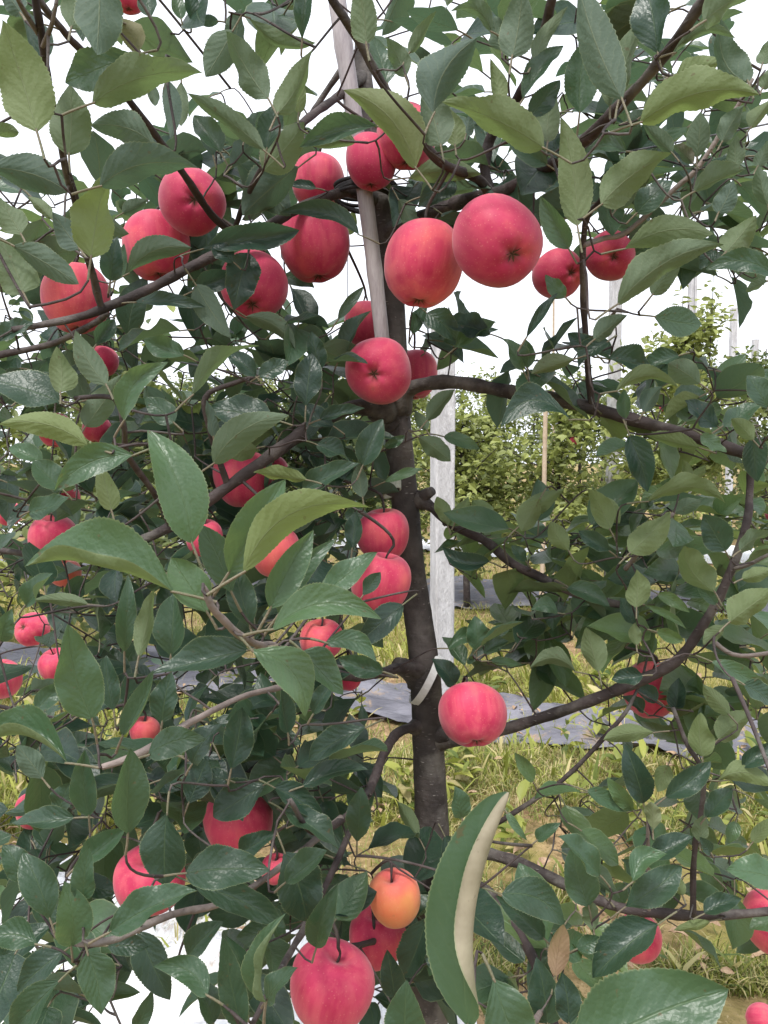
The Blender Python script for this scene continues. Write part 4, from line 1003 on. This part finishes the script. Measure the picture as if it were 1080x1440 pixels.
# ------------------------------------------------------------------ posts, stakes, pole, ties, wires
def post(x, ytop, D, wpx, label, depth=1.0, rot=.3, mat='concrete'):
    wd = wpx * D / F; c = P(x, 720, D); c[2] = -.05
    top = P(x, ytop, D)[2]; b = wd * .07
    mbp = MB(); ring = box((0, 0, 0), wd * .8, wd * .8 * depth, 0, b)[1]
    ca, sa = math.cos(rot), math.sin(rot); rg = np.array([(px_ * ca - py_ * sa, px_ * sa + py_ * ca) for px_, py_ in ring])
    zs = np.linspace(-.05, top, 40); V = []
    rs = np.random.RandomState(int(x))
    for z in zs: V += [(c[0] + gx * f, c[1] + gy * f, z) for gx, gy in rg for f in (1 + rs.normal() * .012,)]
    i = np.arange(39)[:, None] * 8; j = np.arange(8)[None, :]; j2 = (j + 1) % 8
    Q = np.stack([i + j, i + j2, i + 8 + j2, i + 8 + j], -1).reshape(-1, 4)
    V = np.array(V + [(c[0], c[1], top + .004)]); e = len(V) - 1
    T = np.array([(39 * 8 + q, 39 * 8 + (q + 1) % 8, e) for q in range(8)])
    og = np.array([c[0], c[1], 0.0])
    obj('concrete_post', mesh_np('concrete_post', V - og, [Q, T], [M[mat]], smooth=False), origin=og, label=label, cat='post')
post(622, 452, 4.05, 35, 'wide white concrete post close behind the trunk')
post(860, 310, 7.0, 18, 'slim white concrete post rising behind the main right-hand branch', rot=.15)
post(966, 387, 10.6, 12, 'tall grey concrete post against the sky below the long drooping leaf', rot=.2)
post(1024, 437, 12.4, 10, 'grey concrete post with a sparse leafy shoot beside it', rot=.2)
post(1055, 480, 13.6, 9.5, 'lowest-topped grey concrete post, partly behind the right leaf cluster', rot=.2)

def stick(name, p0, p1, r0, r1, mat, label, cat, nodes=0, sides=12):
    p0, p1 = np.array(p0), np.array(p1); L = np.linalg.norm(p1 - p0)
    n = max(10, int(L / .02)); t = np.linspace(0, 1, n)
    r = r0 + (r1 - r0) * t
    if nodes:
        for q in np.linspace(.04, .97, nodes): r = r * (1 + .14 * np.exp(-((t - q) * L / .006) ** 2))
    c = p0 + (p1 - p0) * t[:, None] + np.stack([np.sin(t * 5) * .003, np.sin(t * 7) * .002, 0 * t], -1)
    obj(name, MB().tube(c, r, sides, lump=.012, seed=3).mesh(name, [mat], p0), origin=p0, label=label, cat=cat)
stick('bamboo_pole', P(546, 560, 1.068), P(462, -120, 1.03), .0095, .0125, M['bamboo'], 'smooth grey support pole leaning on the upper trunk', 'pole', 5, 18)
b0 = P(762, 760, 6.4); b0[2] = 0
stick('bamboo_stake', b0, P(768, 560, 6.4), .022, .018, M['bamboo2'], 'pale brown bamboo stake among yellow-green trees behind', 'stake', 8)
b0 = P(778, 760, 8.2); b0[2] = 0
stick('thin_stake', b0, P(779, 415, 8.2), .014, .012, M['bamboo2'], 'thin reddish stake standing tall against the sky', 'stake')

def wire(p, q, label, sag=.01, r=.0012):
    t = np.linspace(0, 1, 40)[:, None]; c = p * (1 - t) + q * t - np.array([0, 0, 1]) * sag * 4 * t * (1 - t)
    obj('trellis_wire', MB().tube(c, np.full(40, r), 6).mesh('trellis_wire', [M['wire']], p), origin=p, label=label, cat='wire')
wire(P(525, 262, 1.13), P(1180, 152, .85), 'thin dark trellis wire running right from the upper trunk through the leaves')
wire(P(-80, 432, 1.5), P(540, 560, 1.14), 'lower trellis wire running left from the trunk fork behind leaves')
wire(P(977, 250, 9.0), np.append(P(977, 720, 9.0)[:2], 0), 'thin vertical wire beside the tall grey post', 0, .004)
wire(P(488, 60, 1.2), P(489, 520, 1.2), 'fine vertical string hanging just left of the grey pole', 0, .0006)

def band(name, cpt, axis, rad, width, thick, mat, label, cat, turns=1.0, pitch=0.0, tail=None, start=0.0):
    axis = nrm(axis); u = nrm(np.cross(axis, [0, 1, 0])); v = np.cross(axis, u)
    n = int(30 * turns) + 1; t = np.linspace(0, turns * 2 * math.pi, n) + start
    c = cpt + rad * (np.cos(t)[:, None] * u + np.sin(t)[:, None] * v) + axis * (np.linspace(0, pitch * turns, n))[:, None]
    o_ = nrm(np.cos(t)[:, None] * u + np.sin(t)[:, None] * v)
    V = np.stack([c - axis * width / 2, c + axis * width / 2, c + axis * width / 2 + o_ * thick, c - axis * width / 2 + o_ * thick], 1).reshape(-1, 3)
    i = np.arange(n - 1)[:, None] * 4; j = np.arange(4)[None, :]; j2 = (j + 1) % 4
    Q = np.stack([i + j, i + j2, i + 4 + j2, i + 4 + j], -1).reshape(-1, 4)
    obj(name, mesh_np(name, V - cpt, [Q, np.array([[3, 2, 1, 0], [4 * n - 4, 4 * n - 3, 4 * n - 2, 4 * n - 1]])], [mat], smooth=False), origin=cpt, label=label, cat=cat)
ax = nrm(P(599, 960, 1.11) - P(602, 1050, 1.11))
tilt = nrm(ax + RIGHT * .62)
tilt = nrm(np.array([-.85, .1, .52]))
band('tie_strap', P(598, 955, 1.11), nrm(np.array([-.88, 0, .47])), .038, .0105, .0012, M['strap'], 'white plastic strap slung diagonally round the trunk', 'strap', turns=1.0)
mb = MB()
for q in range(5):
    cpt = P(514, 262 + q * 5, 1.085); t = np.linspace(0, 2 * math.pi, 40)
    c = cpt + np.stack([np.cos(t) * .042, np.sin(t) * .047, np.sin(t + q) * .004], -1)
    mb.tube(c, np.full(40, .0028), 7, cap=False)
og = P(514, 272, 1.085)
obj('tie_rope', mb.mesh('tie_rope', [M['rope']], og), origin=og, label='black tie lashing the grey pole to the upper trunk', cat='tie')
mb = MB()
for q in range(7):
    t = np.linspace(0, 2 * math.pi, 30); c = P(551, 683 + q * 1.6, 1.09) + np.stack([np.cos(t) * .012, np.sin(t) * .010, .008 * np.cos(t + .8)], -1)
    mb.tube(c, np.full(30, .0014), 6, cap=False)
og = P(558, 686, 1.105)
obj('twine_tie', mb.mesh('twine_tie', [M['twine']], og), origin=og, label='pale twisted twine wound round a stub on the middle trunk', cat='twine')

# ------------------------------------------------------------------ grass, weeds and litter
def grass(name, n, y0, y1, lmin, lmax, wd, seed, label, straw=.35, thr=-.2, broad=False):
    rs = np.random.RandomState(seed)
    m = n * 3
    y = y0 * (y1 / y0) ** rs.rand(m); x = rs.uniform(-.75, .8, m) * y + rs.normal(size=m) * .1
    f = np.sin(x * 2.1 + 1.3 * y) + np.sin(3.7 * x - 2.2 * y + 1) + .8 * np.sin(6.1 * x + 7.3 * y) + .6 * np.sin(13 * x - 11 * y)
    # tufts: more where f is high, bare soil and film where low
    d1 = np.abs(y - (4.25 + ROW * (x - .2))) < .45; d2 = np.abs(y - (7.95 + ROW * (x - .6))) < .55
    soil = ((x - .93) ** 2 / .16 + (y - 2.2) ** 2 / .03 < 1) | ((x - .42) ** 2 / .05 + (y - 2.55) ** 2 / .06 < 1)
    ok = (f + rs.normal(size=m) * .8 > thr) & ~(d1 & (rs.rand(m) > .09)) & ~(d2 & (rs.rand(m) > .03)) & ~(soil & (rs.rand(m) > .06)) & ~((x < .2) & (y < 2.75) & (rs.rand(m) > .05))
    x, y = x[ok][:n], y[ok][:n]; f = f[ok][:n]; N = len(x)
    L = rs.uniform(lmin, lmax, N); az = rs.uniform(0, 6.28, N); le = rs.uniform(.3, 1.5, N)
    dirx, diry = np.cos(az), np.sin(az)
    z0 = ground_h(x, y) - .005
    wv = wd * rs.uniform(.6, 1.5, N)
    sx, sy = -diry * wv, dirx * wv
    def pt(t, sgn, ws):
        out = L * (t * .35 + t * t * .65) * np.sin(le); hi = L * t * np.cos(le * t * .9)
        return np.stack([x + dirx * out + sgn * sx * ws, y + diry * out + sgn * sy * ws, z0 + hi], -1)
    v = np.stack([pt(0, -1, .7), pt(0, 1, .7), pt(.45, -1, 1), pt(.45, 1, 1), pt(.8, -1, .65), pt(.8, 1, .65), pt(1, 0, 0)], 1)
    i = (np.arange(N) * 7)[:, None]
    Q = np.vstack([i + [[0, 1, 3, 2]], i + [[2, 3, 5, 4]]]); T = i + [[4, 5, 6]]
    tint = np.clip(.5 + .22 * f / 1.5 + rs.normal(size=N) * .25, 0, 1); st = (rs.rand(N) < straw) * rs.uniform(.4, 1, N)
    A = np.repeat(np.stack([tint, np.zeros(N), st], -1), 7, 0)
    o = obj(name, mesh_np(name, v.reshape(-1, 3), [Q, T], [M['grass']], attr=A), label=label, kind='stuff'); o['category'] = 'grass'
grass('grass', 170000, 1.9, 11, .025, .095, .0017, 41, 'short yellow-green and straw grass covering the alley', straw=.36, thr=-.8)
grass('weeds', 9000, 1.9, 9, .06, .2, .006, 42, 'taller loose weeds with broader blades in the alley', straw=.12, thr=.6)

# dry fallen leaves on the soil and film
rs_ = np.random.RandomState(77)
mbl = MB()
for q in range(320):
    y = 1.9 * (5 / 1.9) ** rs_.rand(); x = rs_.uniform(-.7, .75) * y
    az, L = rs_.uniform(0, 6.28), rs_.uniform(.03, .075)
    a = np.array([math.cos(az), math.sin(az), rs_.uniform(-.1, .25)]); n_ = nrm(np.array([rs_.normal() * .3, rs_.normal() * .3, 1])); n_ = nrm(n_ - a * (n_ @ a)); a = nrm(a)
    one = lambda v_: np.array([v_], float)
    V, Q, _ = blades(np.array([[x, y, ground_h(x, y) + .045]]), a[None], n_[None], one(L), one(L * .55), one(.06), one(0), one(.3), one(.6), one(.5), one(.08), 6, 2, seed=q)
    mbl.add(V[0], Q)
o = obj('fallen_leaves', mbl.mesh('fallen_leaves', [M['litter']]), label='dry brown leaves strewn over soil and film', kind='stuff'); o['category'] = 'leaf litter'

# low broad-leaved weeds in the alley
rs_ = np.random.RandomState(88)
wp, wa = [], []
for q in range(75):
    y = 2.3 * (4.9 / 2.3) ** rs_.rand(); x = rs_.uniform(.02, .62) * y if q % 3 else rs_.uniform(-.5, .0) * y
    if x < .2 and y < 2.75: continue
    k = rs_.randint(8, 18); az = rs_.uniform(0, 6.28, k); hh = rs_.uniform(.0, .16, k)
    wp.append(np.stack([x + rs_.normal(size=k) * .03, y + rs_.normal(size=k) * .03, ground_h(x, y) + hh], -1))
    wa.append(np.stack([np.cos(az), np.sin(az), rs_.uniform(.1, .7, k)], -1))
wp = np.vstack(wp); wa = nrm(np.vstack(wa)); up_ = np.array([0, 0, 1.0]) + rs_.normal(size=wp.shape) * .25
wn = nrm(up_ - wa * np.sum(wa * up_, 1, keepdims=True)); wL = rs_.uniform(.05, .12, len(wp))
V, Q, UV = blades(wp, wa, wn, wL, wL * rs_.uniform(.25, .5, len(wp)), np.full(len(wp), .1), rs_.uniform(-.06, .06, len(wp)), np.full(len(wp), .3), np.full(len(wp), .3), np.full(len(wp), .3), np.full(len(wp), .05), 5, 1, seed=9)
m_ = V.shape[1]
A = np.repeat(np.stack([np.clip(rs_.normal(.45, .25, len(wp)), 0, 1), np.zeros(len(wp)), (rs_.rand(len(wp)) < .15) * .7], -1), m_, 0)
o = obj('broadleaf_weeds', mesh_np('broadleaf_weeds', V.reshape(-1, 3), [(Q[None] + (np.arange(len(wp)) * m_)[:, None, None]).reshape(-1, 4)], [M['grass']], attr=A), label='low broad-leaved weeds among the alley grass', kind='stuff'); o['category'] = 'weeds'
